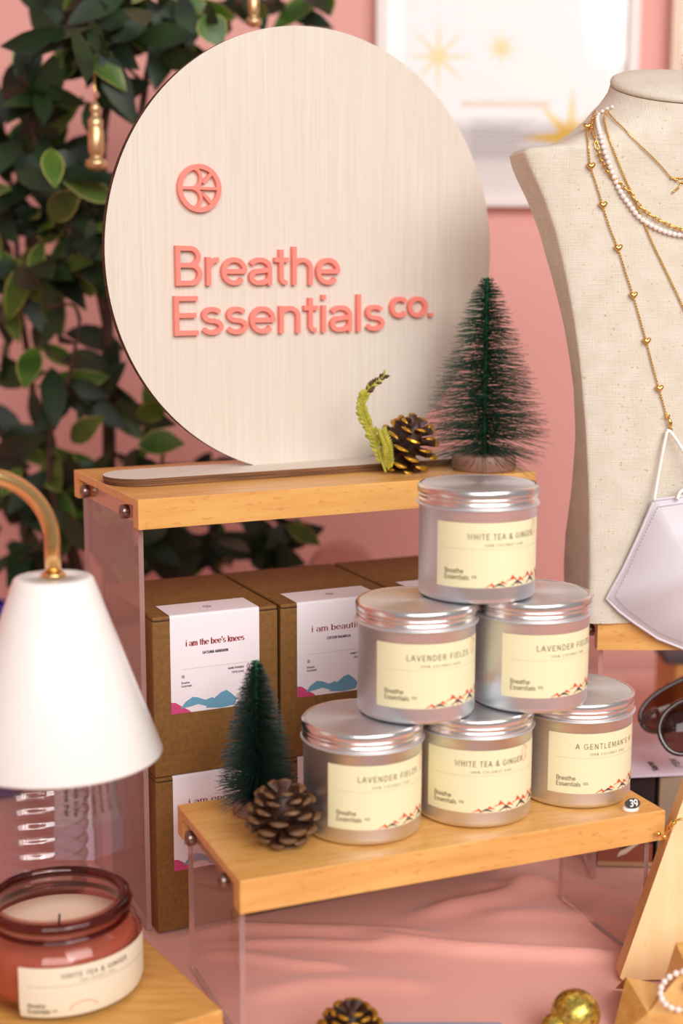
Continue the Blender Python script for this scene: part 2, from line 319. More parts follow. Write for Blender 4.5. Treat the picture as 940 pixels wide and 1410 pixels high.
# ------------------------------------------------------------------ stroke lettering (cap height 1)
def A_(cx, cy, rx, ry, a0, a1, n=None):
    n = n or max(3, int(abs(a1-a0)/15))
    return [(cx+rx*math.cos(math.radians(a0+(a1-a0)*i/n)), cy+ry*math.sin(math.radians(a0+(a1-a0)*i/n))) for i in range(n+1)]
lo, hi, xh = .065, .935, .655
G = {
 'A': (.74, [[(.05, 0), (.37, 1)], [(.69, 0), (.37, 1)], [(.17, .33), (.57, .33)]]),
 'B': (.70, [[(.13, 0), (.13, 1)], [(.13, hi), (.40, hi)]+A_(.40, .725, .19, .21, 90, -90)+[(.13, .515)], [(.13, .515), (.42, .515)]+A_(.42, .29, .205, .225, 90, -90)+[(.13, lo)]]),
 'C': (.76, [A_(.40, .5, .33, .435, 45, 315)]),
 'D': (.76, [[(.13, 0), (.13, 1)], [(.13, hi), (.36, hi)]+A_(.36, .5, .31, .435, 90, -90)+[(.13, lo)]]),
 'E': (.64, [[(.13, 0), (.13, 1)], [(.13, hi), (.60, hi)], [(.13, .51), (.56, .51)], [(.13, lo), (.61, lo)]]),
 'F': (.60, [[(.13, 0), (.13, 1)], [(.13, hi), (.58, hi)], [(.13, .49), (.53, .49)]]),
 'G': (.80, [A_(.41, .5, .34, .435, 45, 335)+[(.72, .46), (.44, .46)]]),
 'H': (.76, [[(.13, 0), (.13, 1)], [(.63, 0), (.63, 1)], [(.13, .51), (.63, .51)]]),
 'I': (.28, [[(.14, 0), (.14, 1)]]),
 'K': (.70, [[(.13, 0), (.13, 1)], [(.62, 1), (.15, .42)], [(.30, .60), (.65, 0)]]),
 'L': (.58, [[(.13, 0), (.13, 1)], [(.13, lo), (.56, lo)]]),
 'M': (.88, [[(.13, 0), (.13, 1)], [(.15, 1), (.44, .15), (.73, 1)], [(.75, 0), (.75, 1)]]),
 'N': (.76, [[(.13, 0), (.13, 1)], [(.15, .95), (.61, .05)], [(.63, 0), (.63, 1)]]),
 'O': (.82, [A_(.41, .5, .34, .435, 0, 360, 28)]),
 'P': (.66, [[(.13, 0), (.13, 1)], [(.13, hi), (.38, hi)]+A_(.38, .69, .21, .245, 90, -90)+[(.13, .445)]]),
 'R': (.70, [[(.13, 0), (.13, 1)], [(.13, hi), (.39, hi)]+A_(.39, .71, .20, .225, 90, -90)+[(.13, .485)], [(.38, .48), (.62, 0)]]),
 'S': (.68, [A_(.34, .70, .24, .235, 25, 270)+A_(.34, .265, .26, .20, 90, -155)]),
 'T': (.64, [[(.32, 0), (.32, 1)], [(.03, hi), (.61, hi)]]),
 'U': (.76, [[(.13, 1), (.13, .36)]+A_(.38, .33, .25, .265, 180, 360)+[(.63, 1)]]),
 'V': (.70, [[(.04, 1), (.35, .02)], [(.66, 1), (.35, .02)]]),
 'W': (1.0, [[(.04, 1), (.27, .03), (.50, .95), (.73, .03), (.96, 1)]]),
 'X': (.70, [[(.05, 0), (.65, 1)], [(.05, 1), (.65, 0)]]),
 'Y': (.68, [[(.04, 1), (.34, .45), (.34, 0)], [(.64, 1), (.34, .45)]]),
 '&': (.80, [[(.74, 0), (.22, .66)]+A_(.36, .76, .155, .175, 200, -20)+[(.30, .50), (.14, .38)]+A_(.32, .25, .23, .19, 150, 330)+[(.70, .45)]]),
 "'": (.20, [[(.10, 1), (.10, .72)]]), '.': (.24, [[(.11, 0), (.11, .13)]]), ' ': (.32, []),
 '%': (.90, [A_(.22, .74, .14, .20, 0, 360, 14), A_(.68, .26, .14, .20, 0, 360, 14), [(.66, 1), (.24, 0)]]),
 '0': (.64, [A_(.32, .5, .24, .435, 0, 360, 24)]), '1': (.42, [[(.08, .78), (.26, .94), (.26, 0)]]),
 '3': (.62, [A_(.29, .715, .21, .22, 150, -90)+A_(.29, .28, .235, .215, 90, -150)]),
 '9': (.62, [A_(.31, .66, .23, .275, 0, 360, 20), A_(.24, .45, .30, .385, 30, -75)]),
 'a': (.62, [[(.52, 0), (.52, .44)]+A_(.29, .45, .23, .205, 0, 155), [(.52, .40), (.30, .37)]+A_(.25, .215, .17, .15, 90, 270)+A_(.30, .24, .22, .175, -75, 0)]),
 'b': (.66, [[(.12, 0), (.12, 1)], A_(.35, .36, .23, .295, 0, 360, 22)]),
 'c': (.58, [A_(.32, .36, .25, .295, 42, 318)]),
 'd': (.66, [[(.54, 0), (.54, 1)], A_(.31, .36, .23, .295, 0, 360, 22)]),
 'e': (.64, [[(.08, .36), (.60, .36)], A_(.32, .36, .25, .295, -2, 318)]),
 'f': (.36, [[(.17, 0), (.17, .78)]+A_(.30, .79, .13, .145, 180, 80), [(.02, xh), (.34, xh)]]),
 'g': (.66, [A_(.31, .36, .23, .295, 0, 360, 22), [(.54, .72), (.54, -.02)]+A_(.31, -.03, .23, .17, 0, -150)]),
 'h': (.64, [[(.12, 0), (.12, 1)], A_(.32, .44, .20, .215, 170, 0)+[(.52, 0)]]),
 'i': (.25, [[(.125, 0), (.125, .72)], [(.125, .87), (.125, 1)]]),
 'k': (.58, [[(.12, 0), (.12, 1)], [(.52, .72), (.14, .30)], [(.26, .44), (.55, 0)]]),
 'l': (.25, [[(.125, 0), (.125, 1)]]),
 'm': (.94, [[(.12, 0), (.12, .72)], A_(.30, .46, .175, .195, 170, 0)+[(.475, 0)], A_(.65, .46, .175, .195, 170, 0)+[(.825, 0)]]),
 'n': (.64, [[(.12, 0), (.12, .72)], A_(.32, .44, .20, .215, 170, 0)+[(.52, 0)]]),
 'o': (.66, [A_(.33, .36, .26, .295, 0, 360, 24)]),
 'p': (.66, [[(.12, -.27), (.12, .72)], A_(.35, .36, .23, .295, 0, 360, 22)]),
 'r': (.40, [[(.12, 0), (.12, .72)], A_(.34, .42, .21, .235, 170, 85)]),
 's': (.56, [A_(.28, .51, .18, .145, 25, 270)+A_(.28, .215, .20, .15, 90, -155)]),
 't': (.38, [[(.18, .92), (.18, .20)]+A_(.30, .20, .12, .135, 180, 280), [(.02, xh), (.36, xh)]]),
 'u': (.64, [[(.12, .72), (.12, .28)]+A_(.32, .28, .20, .215, 180, 350), [(.52, 0), (.52, .72)]]),
 'v': (.56, [[(.04, .72), (.28, .02)], [(.52, .72), (.28, .02)]]),
 'w': (.82, [[(.04, .72), (.22, .03), (.41, .68), (.60, .03), (.78, .72)]]),
 'y': (.56, [[(.04, .72), (.29, .02)], [(.52, .72), (.25, -.16)]+[(.12, -.22)]]),
}
def ribbon(pts, w, thin=1.0):
    """centre line -> left and right edge points; thin < 1 narrows the level strokes (high contrast lettering)"""
    P = [Vector(pts[0])]
    for p in pts[1:]:
        if (Vector(p)-P[-1]).length > 1e-7: P.append(Vector(p))
    n = len(P); Lp = []; Rp = []
    closed = n > 3 and (P[0]-P[-1]).length < 1e-6
    for i in range(n):
        a = P[i-1] if i > 0 else (P[-2] if closed else None); b = P[i+1] if i < n-1 else (P[1] if closed else None)
        d1 = (P[i]-a).normalized() if a is not None else None; d2 = (b-P[i]).normalized() if b is not None else None
        if d1 is None: d1 = d2
        if d2 is None: d2 = d1
        t = (d1+d2); t = t.normalized() if t.length > 1e-3 else d1
        nv = Vector((-t.y, t.x)); k = 1/max(.55, abs(nv.dot(Vector((-d1.y, d1.x)))))
        ww = w*(thin+(1-thin)*abs(t.y))/2*k
        Lp.append(P[i]+nv*ww); Rp.append(P[i]-nv*ww)
    return Lp, Rp
def layout(txt, size, space=0.0):
    x = 0; out = []
    for ch in txt:
        g = G.get(ch)
        if g is None: continue
        out.append((ch, x, [[(px*size+x, py*size) for px, py in st] for st in g[1]])); x += (g[0]+space)*size
    return out, x
def put_text(mb, txt, x, y, size, fn, t0, t1, mi, w=.13, space=0, align='l', thin=1.0, width=None):
    lay, tw = layout(txt, size, space)
    if not txt: return 0
    sx = 1 if not width else width/tw
    if align == 'c': x -= tw*sx/2
    if align == 'r': x -= tw*sx
    for ch, cx, sts in lay:
        for st in sts: stroke(mb, [(x+px*sx, y+py) for px, py in st], w*size, fn, t0, t1, mi, thin)
    return tw*sx
def stroke(mb, st, w, fn, t0, t1, mi, thin=1.0):
    Lp, Rp = ribbon(st, w, thin); n = len(Lp)
    A = [fn(p.x, p.y, t1) for p in Lp]+[fn(p.x, p.y, t1) for p in Rp]
    mb.add(A, [(n+i, n+i+1, i+1, i) for i in range(n-1)], mi)
    if t0 != t1:
        loop = Lp+Rp[::-1]; m = len(loop)
        B = [fn(p.x, p.y, t0) for p in loop]+[fn(p.x, p.y, t1) for p in loop]
        mb.add(B, [(i, (i+1) % m, m+(i+1) % m, m+i) for i in range(m)], mi)
def emblem_strokes(R):
    """ring with a level bar, two B-like arcs and two rays"""
    k = []
    k.append((A_(0, 0, R*.90, R*.90, 0, 360, 40), .2))
    k.append(([(-R*.9, 0), (R*.9, 0)], .12))
    k.append((A_(-R*.36, R*.42, R*.42, R*.42, 95, -90, 16)+[], .14)); k.append((A_(-R*.36, -R*.42, R*.42, R*.42, 90, -95, 16), .14))
    k.append(([(R*.16, R*.22), (R*.60, R*.66)], .15)); k.append(([(R*.16, -R*.22), (R*.60, -R*.66)], .15))
    return k
def put_emblem(mb, x, y, R, fn, t0, t1, mi):
    for si, (st, w) in enumerate(emblem_strokes(R)): stroke(mb, [(x+a, y+b) for a, b in st], w*R, fn, t0, t1-(si*.00004 if t1-t0 > .001 else 0), mi)

# ================================================================== the setting
YW = 1.76
def struct(name, mb, m): o = mb.build(name, m); o['kind'] = 'structure'; return o
b = MB(); b.box((-2.2, YW, -.76), (2.6, YW+.1, 2.4)); struct('wall_back', b, M['wall'])
b = MB(); b.box((-2.3, -1.2, -.76), (-2.2, YW+.1, 2.4)); struct('wall_left', b, M['wall'])
b = MB(); b.box((-2.3, -3.2, -.8), (3, YW+.1, -.76)); struct('floor', b, M['floor'])
# table
t = thing('display_table', 'long table hidden under the pink cloth, against the back wall', 'table', (0, 1.1, -.76))
b = MB(); b.rbox((-1.0, .52, -.045), (1.0, 1.72, -.006), .004); b.build('tabletop', M['maple_s'], t)
for x in (-.94, .94):
    for y in (.58, 1.66):
        b = MB(); b.rbox((x-.025, y-.025, -.76), (x+.025, y+.025, -.0455), .004); b.build('leg', M['maple_s'], t)
# cloth
def pxline(*q): return [atz(x, y, 0).xy for x, y in q]
FK = 2.3
FOLDS = [(pxline((245, 1290), (330, 1276), (420, 1279), (520, 1283), (620, 1286)), .0022, .0055),
 (pxline((270, 1300), (420, 1297), (500, 1301), (560, 1303)), .0018, .005),
 (pxline((262, 1313), (340, 1316), (420, 1328), (490, 1333)), .002, .006),
 (pxline((470, 1286), (560, 1297), (640, 1307), (780, 1315), (880, 1318)), .0032, .0075),
 (pxline((560, 1262), (640, 1246), (690, 1236), (730, 1218), (765, 1212)), .0034, .009),
 (pxline((650, 1215), (720, 1222), (790, 1222), (860, 1226)), .002, .008),
 (pxline((650, 1260), (740, 1256), (800, 1262), (900, 1268)), .0018, .009),
 (pxline((330, 1370), (430, 1352), (520, 1350), (600, 1356)), .0016, .012)]
def segd(p, a, b):
    ab = b-a; t_ = max(0, min(1, (p-a).dot(ab)/ab.length_squared)); d = p-(a+ab*t_)
    return d.length, t_
def cloth_z(x, y):
    z = 0
    p = Vector((x, y))
    for pts, h, w in FOLDS:
        best = 9
        s_ = 0; n = len(pts)-1
        for i in range(n):
            d, tt = segd(p, pts[i], pts[i+1])
            if d < best: best = d; s_ = (i+tt)/n
        if best < w*4:
            sgn = 1
            z += FK*h*math.exp(-(best/w)**2)*min(1, 5*s_+.15)*min(1, 5*(1-s_)+.15)
    return z-.0012
b = MB(); xs = []; ys = []
x = -1.03
while x < 1.035: xs.append(x); x += .006 if -.14 < x < .26 else .03
y = .49
while y < 1.74: ys.append(y); y += .003 if .84 < y < 1.10 else .02
rows = []
for y in ys:
    row = []
    for x in xs:
        ex = max(0, abs(x)-1.005); ey = max(0, .515-y)
        if ex == 0 and ey == 0: row.append((x, y, cloth_z(x, y) if .84 < y < 1.2 else -.0012))
        else: row.append((max(-1.012, min(1.012, x)), max(.508, y), -.25-.02*math.sin(x*30+y*25)))
    rows.append(row)
b.loft(rows, 0, False)
o = b.build('tablecloth', M['cloth']); tag(o, 'dusty pink satin tablecloth with soft creases under everything on the table', 'tablecloth')
md = o.modifiers.new('thick', 'SOLIDIFY'); md.thickness = .0015; md.offset = -1

# pictures on the wall
def picture(name, label, x0, x1, z0, z1, fr, inner, art):
    t = thing(name, label, 'picture', ((x0+x1)/2, YW, z0)); w = .012; d = .02; y1 = YW-.0005
    b = MB()
    for a, c in (((x0, z0), (x1, z0+w)), ((x0, z1-w), (x1, z1)), ((x0, z0+w), (x0+w, z1-w)), ((x1-w, z0+w), (x1, z1-w))):
        b.box((a[0], y1-d, a[1]), (c[0], y1, c[1]))
    b.build('picture_frame', fr, t)
    art(t, x0+w, x1-w, z0+w, z1-w, y1-.006)
    b = MB(); b.box((x0+w, y1-.013, z0+w), (x1-w, y1-.011, z1-w)); b.build('glazing', M['pglass'], t)
    return t
PX0, PX1, PZ0 = aty(518, 100, YW-.02).x, aty(879, 100, YW-.02).x, aty(690, 284, YW-.02).z
def art_star(t, x0, x1, z0, z1, y):
    b = MB(); b.box((x0, y, z0), (x1, y+.004, z1)); b.build('mount', M['matb'], t)
    fn = lambda u, v, k: Vector((u, y-k, v))
    zb = aty(700, 222, y).z; b = MB(); xl, xr = x0+.022, x1-.022; zt = z1-.022
    b.box((xl, y-.001, zb), (xr, y-.0002, zt))
    def star(cx, cz, R, r, n, rot=0):
        poly = []
        for i in range(2*n):
            a = rot+PI*i/n; q = R if i % 2 == 0 else r
            poly.append((cx+q*math.cos(a), cz+q*math.sin(a)))
        poly = [(min(max(px, xl), xr), min(max(pz, zb), zt)) for px, pz in poly]
        b.prism(poly, fn, .0013, .0013, 1)
    p = aty(786, 190, y); star(p.x, p.z, .060, .0165, 8)
    p = aty(603, 78, y); star(p.x, p.z, .045, .007, 8)
    p = aty(690, 66, y); star(p.x, p.z, .022, .006, 8)
    p = aty(635, 143, y); q = aty(757, 143, y); b.box((p.x, y-.0016, p.z-.0035), (q.x, y-.0012, p.z+.0035), 2)
    for i in range(8):
        p = aty(648, 164+i*7, y); q = aty(738-(i % 3)*12, 164, y); b.box((p.x, y-.0016, p.z-.0013), (q.x, y-.0012, p.z+.0013), 3)
    b.build('poster_print', [M['poster'], M['goldink'], M['tanink'], M['greyink']], t)
picture('framed_poster', 'white framed poster with gold starbursts and pale text hanging on the pink wall', PX0, PX1, PZ0, PZ0+.46, M['frame_w'], None, art_star)
QX0 = aty(925, 60, YW-.02).x
def art_plain(t, x0, x1, z0, z1, y):
    b = MB(); b.box((x0, y, z0), (x1, y+.004, z1)); b.build('print', M['ochre'], t)
picture('framed_print', 'pale wooden frame with an ochre print at the right end of the wall', QX0, QX0+.3, aty(940, 330, YW-.02).z, PZ0+.44, M['frame_t'], None, art_plain)

# ================================================================== risers
BT = .0216
def riser(label, ox, oy, yaw, L, Wd, H, cat='display riser'):
    """beech board with rebated ends carried by two clear acrylic side panels, steel screws"""
    t = thing('display_riser', label, cat, (ox, oy, 0), yaw, )
    b = MB(); z0, z1 = H-BT, H; lip = .012; dep = .0075; ov = .006
    # footprint notched at both ends below a full top plate
    foot = [(0, 0), (L, 0), (L, lip), (L-dep, lip), (L-dep, Wd-lip), (L, Wd-lip), (L, Wd), (0, Wd), (0, Wd-lip), (dep, Wd-lip), (dep, lip), (0, lip)]
    b.prism(foot, lambda x, y, k: Vector((x, y, k)), z0, z1-ov, 0)
    c = .0007; full = [(0, 0), (L, 0), (L, Wd), (0, Wd)]; ins = [(c, c), (L-c, c), (L-c, Wd-c), (c, Wd-c)]
    b.loft([[(x, y, z1-ov) for x, y in full], [(x, y, z1-c) for x, y in full], [(x, y, z1) for x, y in ins]], 0, True, True, True, False)
    bd = b.build('wooden_board', M['beech'], t, local=True)
    for side in (0, 1):
        pa = .0035 if side == 0 else L-.0072
        ya, yb = lip+.0005, Wd-lip-.0005
        b = MB(); b.box((pa, ya, .0006), (pa+.0037, yb, z1-ov-.0006), 0, [1, 0, 1, 0, 1, 0])
        b.build('acrylic_panel', [M['acrylic'], M['acrylic_edge']], t, local=True)
        for yy in (lip+.022, Wd-lip-.018):
            c = MB(); xo = pa-.0002 if side == 0 else pa+.0039; sg = -1 if side == 0 else 1; zc = z1-.0135
            rings = []
            for rr, dx in ((.0048, 0), (.0052, .0006), (.0052, .005), (.0046, .0058), (.0015, .006), (.0012, .0052)):
                rings.append([(xo+sg*dx, yy+rr*math.cos(2*PI*i/24), zc+rr*math.sin(2*PI*i/24)) for i in range(24)])
            c.loft(rings, 0, True, False, True); c.build('screw', M['steel'], t, local=True)
    return t
riser('tall wooden riser on clear acrylic sides carrying the round sign, the tallest riser', -.1392-.0036, .9959-.0018, .448, .331, .168, .3292)
riser('low wooden riser on clear acrylic sides under the stacked tins', -.0621, .8324, .3921, .3119, .1383, .1177)
riser('wooden riser with acrylic sides under the linen necklace bust', .2003, 1.09, .0, .30, .16, .2168)

# ================================================================== round sign
SC = Vector((-.0239, 1.1569, .5004)); SY = .5234; SR = .1734
su = Vector((math.cos(SY), math.sin(SY), 0)); sn = Vector((math.sin(SY), -math.cos(SY), 0)); sz = Vector((0, 0, 1))
sf = lambda x, y, k: SC+su*x+sz*y+sn*k
sign = thing('round_sign', 'round plywood sign with raised coral lettering standing on the tallest riser', 'sign', (SC.x, SC.y, .3292))
PT = .0060
b = MB(); zc = .3292+PT-SC.z; a0 = math.asin(zc/SR)
poly = [(SR*math.cos(t_), SR*math.sin(t_)) for t_ in [a0+(PI-2*a0)*i/140 for i in range(141)]]
b.prism(poly, sf, -.006, 0, 0, 1, True)
b.build('disc', [M['ply'], M['char']], sign, mw=None)
# base plate, two layers
bp0 = Vector((-.1415, 1.0561, 0)); py_ = .46; pu = Vector((math.cos(py_), math.sin(py_), 0)); pv = Vector((-math.sin(py_), math.cos(py_), 0))
br = .0272; c0 = bp0+pv*br; PLn = .262
pf = lambda x, y, k: c0+pu*x+pv*y+sz*(.3292+k)
poly = [(PLn+br*math.cos(q), br*math.sin(q)) for q in [-PI/2+PI*i/24 for i in range(25)]]+[(br*math.cos(q), br*math.sin(q)) for q in [PI/2+PI*i/24 for i in range(25)]]
b = MB(); b.prism(poly, pf, .0003, .0029, 0, 1, True)
sc_ = [(x+(.0004 if x > 0 else -.0004), y*1.012) for x, y in poly]
b.prism(sc_, pf, .0030, PT, 0, 1, True); b.build('base_plate', [M['ply'], M['plyedge']], sign)
def letters(txt, x, y, size, width, w=.122):
    lay, tw = layout(txt, size); k = width/tw
    for ch, cx, sts in lay:
        if not sts: continue
        b = MB()
        for si, st in enumerate(sts): stroke(b, [(x+px*k, y+py) for px, py in st], w*size, sf, .0001, .0044-si*.00005, 0)
        b.build('raised_letter', M['coral'], sign)
letters('Breathe', -.1215, -.0240, .0298, .1460)
letters('Essentials', -.1235, -.0615, .0298, .1905)
letters('co.', .0710, -.0508, .0232, .0445, .16)
b = MB(); put_emblem(b, -.098, .0484, .0178, sf, .0001, .004, 0); b.build('round_emblem', M['coral'], sign)

# ================================================================== tins
TR = .041; TH_ = .0762
def tin_label(kind, ang, title, tx, tspan):
    """printed label bent round the tin; x runs in metres along the wall, y up from its lower edge"""
    R0 = .0398; a0 = -PI/2+ang
    fn = lambda x, y, k: Vector(((R0+k)*math.cos(a0+x/R0), (R0+k)*math.sin(a0+x/R0), .0115+y))
    Wl, Hl = .096, .0435; b = MB()
    n = 40; b.loft([[fn(Wl*i/n, y, .00012) for i in range(n+1)] for y in (0, Hl)], 0, False)
    k = .00022
    put_text(b, title, tx, Hl-.0112, .0040, fn, k, k, 1, .128, .16, 'l', width=tspan)
    put_text(b, '100% COCONUT WAX', tx+tspan/2, Hl-.0158, .0018, fn, k, k, 1, .13, .35, 'c')
    ln = [(.006+(Wl-.010)*i/30, Hl-.0176) for i in range(31)]; stroke(b, ln, .00018, fn, k, k, 4)
    put_text(b, 'Breathe', .0062, .0095, .0034, fn, k, k, 1, .125); put_text(b, 'Essentials', .0062, .0053, .0034, fn, k, k, 1, .125)
    put_text(b, 'co.', .0252, .0066, .0026, fn, k, k, 1, .14)
    # mountains
    def tri(pts, mi, kk): b.prism([(x, y) for x, y in pts], fn, kk, kk, mi)
    x = .034
    random.seed(3)
    peaks = [(.034, .005, .004), (.0385, .0085, .0055), (.0445, .0105, .0095), (.052, .0095, .0075), (.0585, .011, .0105), (.066, .0095, .0095), (.073, .010, .011), (.080, .0095, .010), (.087, .009, .0085)]
    for (px, w, h) in peaks:
        w *= 1.35; h *= .86; tri([(px, .0003), (px+w*.40, h*.62), (px+w*.52, h*.60), (px+w*.64, h), (px+w*.80, h*.74), (px+w, h*.42), (px+w, .0003)], 2, .0002)
    for (px, w, h) in peaks[1::2]:
        tri([(px+w*.05, .0006), (px+w*.40, h*.34), (px+w*.62, h*.58), (px+w*.85, h*.40), (px+w*1.2, .0006)], 3, .00028)
    for (px, w, h) in peaks[::2]:
        tri([(px+w*.35, .0004), (px+w*.55, h*.38), (px+w*.75, .0004)], 0, .00036)
    # thin orange bloom outline
    for cx, r in ((.0745, .0042), (.0775, .003)):
        stroke(b, [(cx+p, Hl-.006+q) for p, q in A_(0, 0, r*.5, r*1.35, 20, 330, 16)], .00028, fn, .0003, .0003, 2)
    return b
tins = []
knurl = lambda i, r, z: (.00022 if i % 2 else -.00012) if .0706 < z < .0749 else 0
def make_tin(parent_label, x, y, z, lab):
    t = thing('candle_tin', parent_label, 'candle tin', (x, y, z), 0, 'stacked silver candle tins')
    return t
b0 = MB(); b0.lathe([(.0355, .0004), (.0372, .0002), (.0388, .0008), (.0396, .0022), (.0398, .004), (.0398, .0615), (.0405, .0622), (.0416, .0626), (.0419, .0632), (.0416, .0638), (.0402, .0641)], 96, 0, cap0=True)
b0.lathe([(.0400, .06405), (.0407, .0644), (.0409, .0656), (.0407, .0667), (.0402, .0673), (.0402, .0680), (.0408, .0688), (.0409, .0698), (.0404, .0703)], 96, 1)
b1 = MB(); b1.lathe([(.0402, .0702), (.0407, .0705), (.0409, .0709), (.0409, .0746), (.0406, .0752), (.0400, .0760), (.0394, .0762), (.0388, .0760), (.0384, .0756)], 240, 1, rf=knurl)
b1.lathe([(.0384, .0756), (.037, .07555), (.03, .0756), (.02, .0756), (.01, .0756), (.0012, .0756)], 96, 0, cap1=True)
z0 = .1177+.0003
TD = [('aluminium candle tin labelled WHITE TEA & GINGER at the very top of the stack', .0926, .9624, 2, 'WHITE TEA & GINGER', .022, .052, -41),
 ('aluminium candle tin labelled LAVENDER FIELDS, left one of the middle row', .0507, .9424, 1, 'LAVENDER FIELDS', .0215, .048, -40),
 ('aluminium candle tin labelled LAVENDER FIELDS, right one of the middle row', .1313, .9667, 1, 'LAVENDER FIELDS', .0235, .050, -28),
 ('aluminium candle tin labelled LAVENDER FIELDS on the board, nearest the dark pine cone', .0144, .9249, 0, 'LAVENDER FIELDS', .0205, .048, -34),
 ('aluminium candle tin labelled WHITE TEA & GINGER on the board, middle of the bottom row', .0923, .9551, 0, 'WHITE TEA & GINGER', .022, .051, -50),
 ("aluminium candle tin labelled A GENTLEMAN'S, right end of the bottom row beside the 39 marker", .1685, .9907, 0, "A GENTLEMAN'S H", .0190, .050, -27)]
first = None
for lab, x, y, lv, title, tx, ts, ang in TD:
    t = make_tin(lab, x, y, z0+lv*(TH_+.0002), lab)
    if first is None:
        body = b0.build('tin_body', [M['alu'], M['alu_rim']], t, local=True); lid = b1.build('lid', [M['alu'], M['alu_rim']], t, local=True); first = (body, lid)
    else:
        for src in first:
            c = src.copy(); COL.objects.link(c); c.parent = t
    view = math.atan2(y, x)+PI   # direction back to the camera
    view = math.atan2(-y, -x)
    a = view+PI/2+math.radians(ang)
    o = tin_label('y', a, title, tx, ts).build('label', [M['paper_y'], M['ink'], M['ink_o'], M['ink_n'], M['ink_line']], t, local=True)

# ================================================================== kraft boxes
def wave_art(b, fn, x0, x1, y0, k):
    w = x1-x0
    def blob(pts, mi, kk): b.prism([(x0+u*w, y0+v) for u, v in pts], fn, kk, kk, mi)
    blob([(0, 0), (0, .009), (.05, .0085), (.12, .005), (.20, .0015), (.22, 0)], 4, k)
    blob([(.78, .001), (.84, .006), (.92, .0095), (1, .010), (1, 0), (.80, 0)], 4, k)
    blob([(.10, .0035), (.16, .0085), (.24, .0115), (.30, .0105), (.38, .008), (.46, .0095), (.50, .006), (.42, .0025), (.30, .0055), (.22, .0045)], 3, k+.00005)
    blob([(.38, .002), (.48, .0085), (.56, .0125), (.62, .0135), (.68, .010), (.74, .006), (.70, .0015), (.56, .0005)], 3, k+.0001)
def kraft_box(label, ox, oy, oz, yaw, w, d, h, title=None, sub=None, small=True):
    t = thing('kraft_box', label, 'cardboard box', (ox, oy, oz), yaw, 'kraft mailer boxes')
    b = MB(); b.rbox((0, 0, .0), (w, d, h-.0032), .0012); b.build('box_body', M['kraft'], t, local=True)
    b = MB(); b.rbox((.0004, .0004, h-.003), (w-.0004, d, h), .0012)
    b.box((.002, .0015, h-.0034), (.020, .0002, h-.0026), 1); b.box((w-.020, .0015, h-.0034), (w-.002, .0002, h-.0026), 1)
    b.build('box_lid', [M['kraft'], M['kraft_cut']], t, local=True)
    if title is not None:
        lx0, lx1 = w*.135, w*.845; lh = .0735; lt = .033
        ff = lambda x, y, k: Vector((x, -.0003-k, h-lh+y)); ft = lambda x, y, k: Vector((x, y, h+.0003+k))
        b = MB(); prof = [(-.0004, h-lh), (-.0004, h-.0016), (0, h-.0004), (.0006, h+.0003), (.0018, h+.0004), (lt, h+.0004)]
        b.loft([[(lx, py, pz) for lx in (lx0, lx1)] for py, pz in prof], 0, False)
        k = .0003; lw = lx1-lx0; cx = (lx0+lx1)/2
        if title:
            put_text(b, title, cx, lh-.0236, .0048, ff, k, k, 2, .20, .04, 'c', thin=.25, width=lw*.66)
            put_text(b, sub, cx, lh-.0305, .0021, ff, k, k, 1, .2, .12, 'c', width=lw*.29)
            stroke(b, [(lx0+lw*.12, lh-.0405), (lx0+lw*.88, lh-.0405)], .0002, ff, k, k, 5)
            put_emblem(b, lx0+lw*.135, lh-.046, .0012, ff, k, k, 1)
            put_text(b, 'Breathe', lx0+lw*.115, lh-.0515, .0016, ff, k, k, 1, .14); put_text(b, 'Essentials', lx0+lw*.115, lh-.0540, .0016, ff, k, k, 1, .14)
            put_text(b, 'HAND POURED', lx0+lw*.82, lh-.0445, .0015, ff, k, k, 1, .2, .06, 'r'); put_text(b, 'WITH LOVE', lx0+lw*.82, lh-.0478, .0015, ff, k, k, 1, .2, .06, 'r')
            stroke(b, [(lx0+lw*.85, lh-.0488), (lx0+lw*.885, lh-.0437), (lx0+lw*.868, lh-.0415), (lx0+lw*.851, lh-.0437), (lx0+lw*.887, lh-.0488)], .0005, ff, k, k, 4)
        put_emblem(b, cx, .017, .0032, ft, .0001, .0001, 1)
        wave_art(b, ff, lx0, lx1, 0, k)
        b.build('label', [M['paper_w'], M['ink_k'], M['ink_red'], M['ink_b'], M['ink_p'], M['ink_line']], t, local=True)
    return t
BY = .435; bw, bd_, bh = .0975, .124, .1205
bu = Vector((math.cos(BY), math.sin(BY))); bo = Vector((-.1358, 1.0015))
for i, (ti, su_, lab) in enumerate([("i am the bee's knees", 'SATSUMA MANDARIN', "kraft box labelled i am the bee's knees, top layer behind the small dark tree"),
        ('i am beautiful', 'COTTON MAGNOLIA', 'kraft box with the label i am beautiful, top layer left of the candle tins'),
        ('', '', 'kraft box mostly hidden behind the topmost tins, right end of the top layer')]):
    p = bo+bu*(i*(bw+.0022)); yw = BY+(0, .0, .0)[i]
    kraft_box(lab, p.x, p.y, bh+.001, yw, bw, bd_, bh, ti, su_)
for i, (ti, su_, lab) in enumerate([('i am enough', '', 'kraft box with the label i am enough on the cloth behind the small dark tree'),
        ('', '', 'kraft box on the cloth hidden behind the leftmost bottom tin'), (None, None, 'kraft box on the cloth at the right end of the bottom layer')]):
    p = bo+bu*(i*(bw+.0022)); kraft_box(lab, p.x, p.y, .0004, BY, bw, bd_, bh, ti, su_)

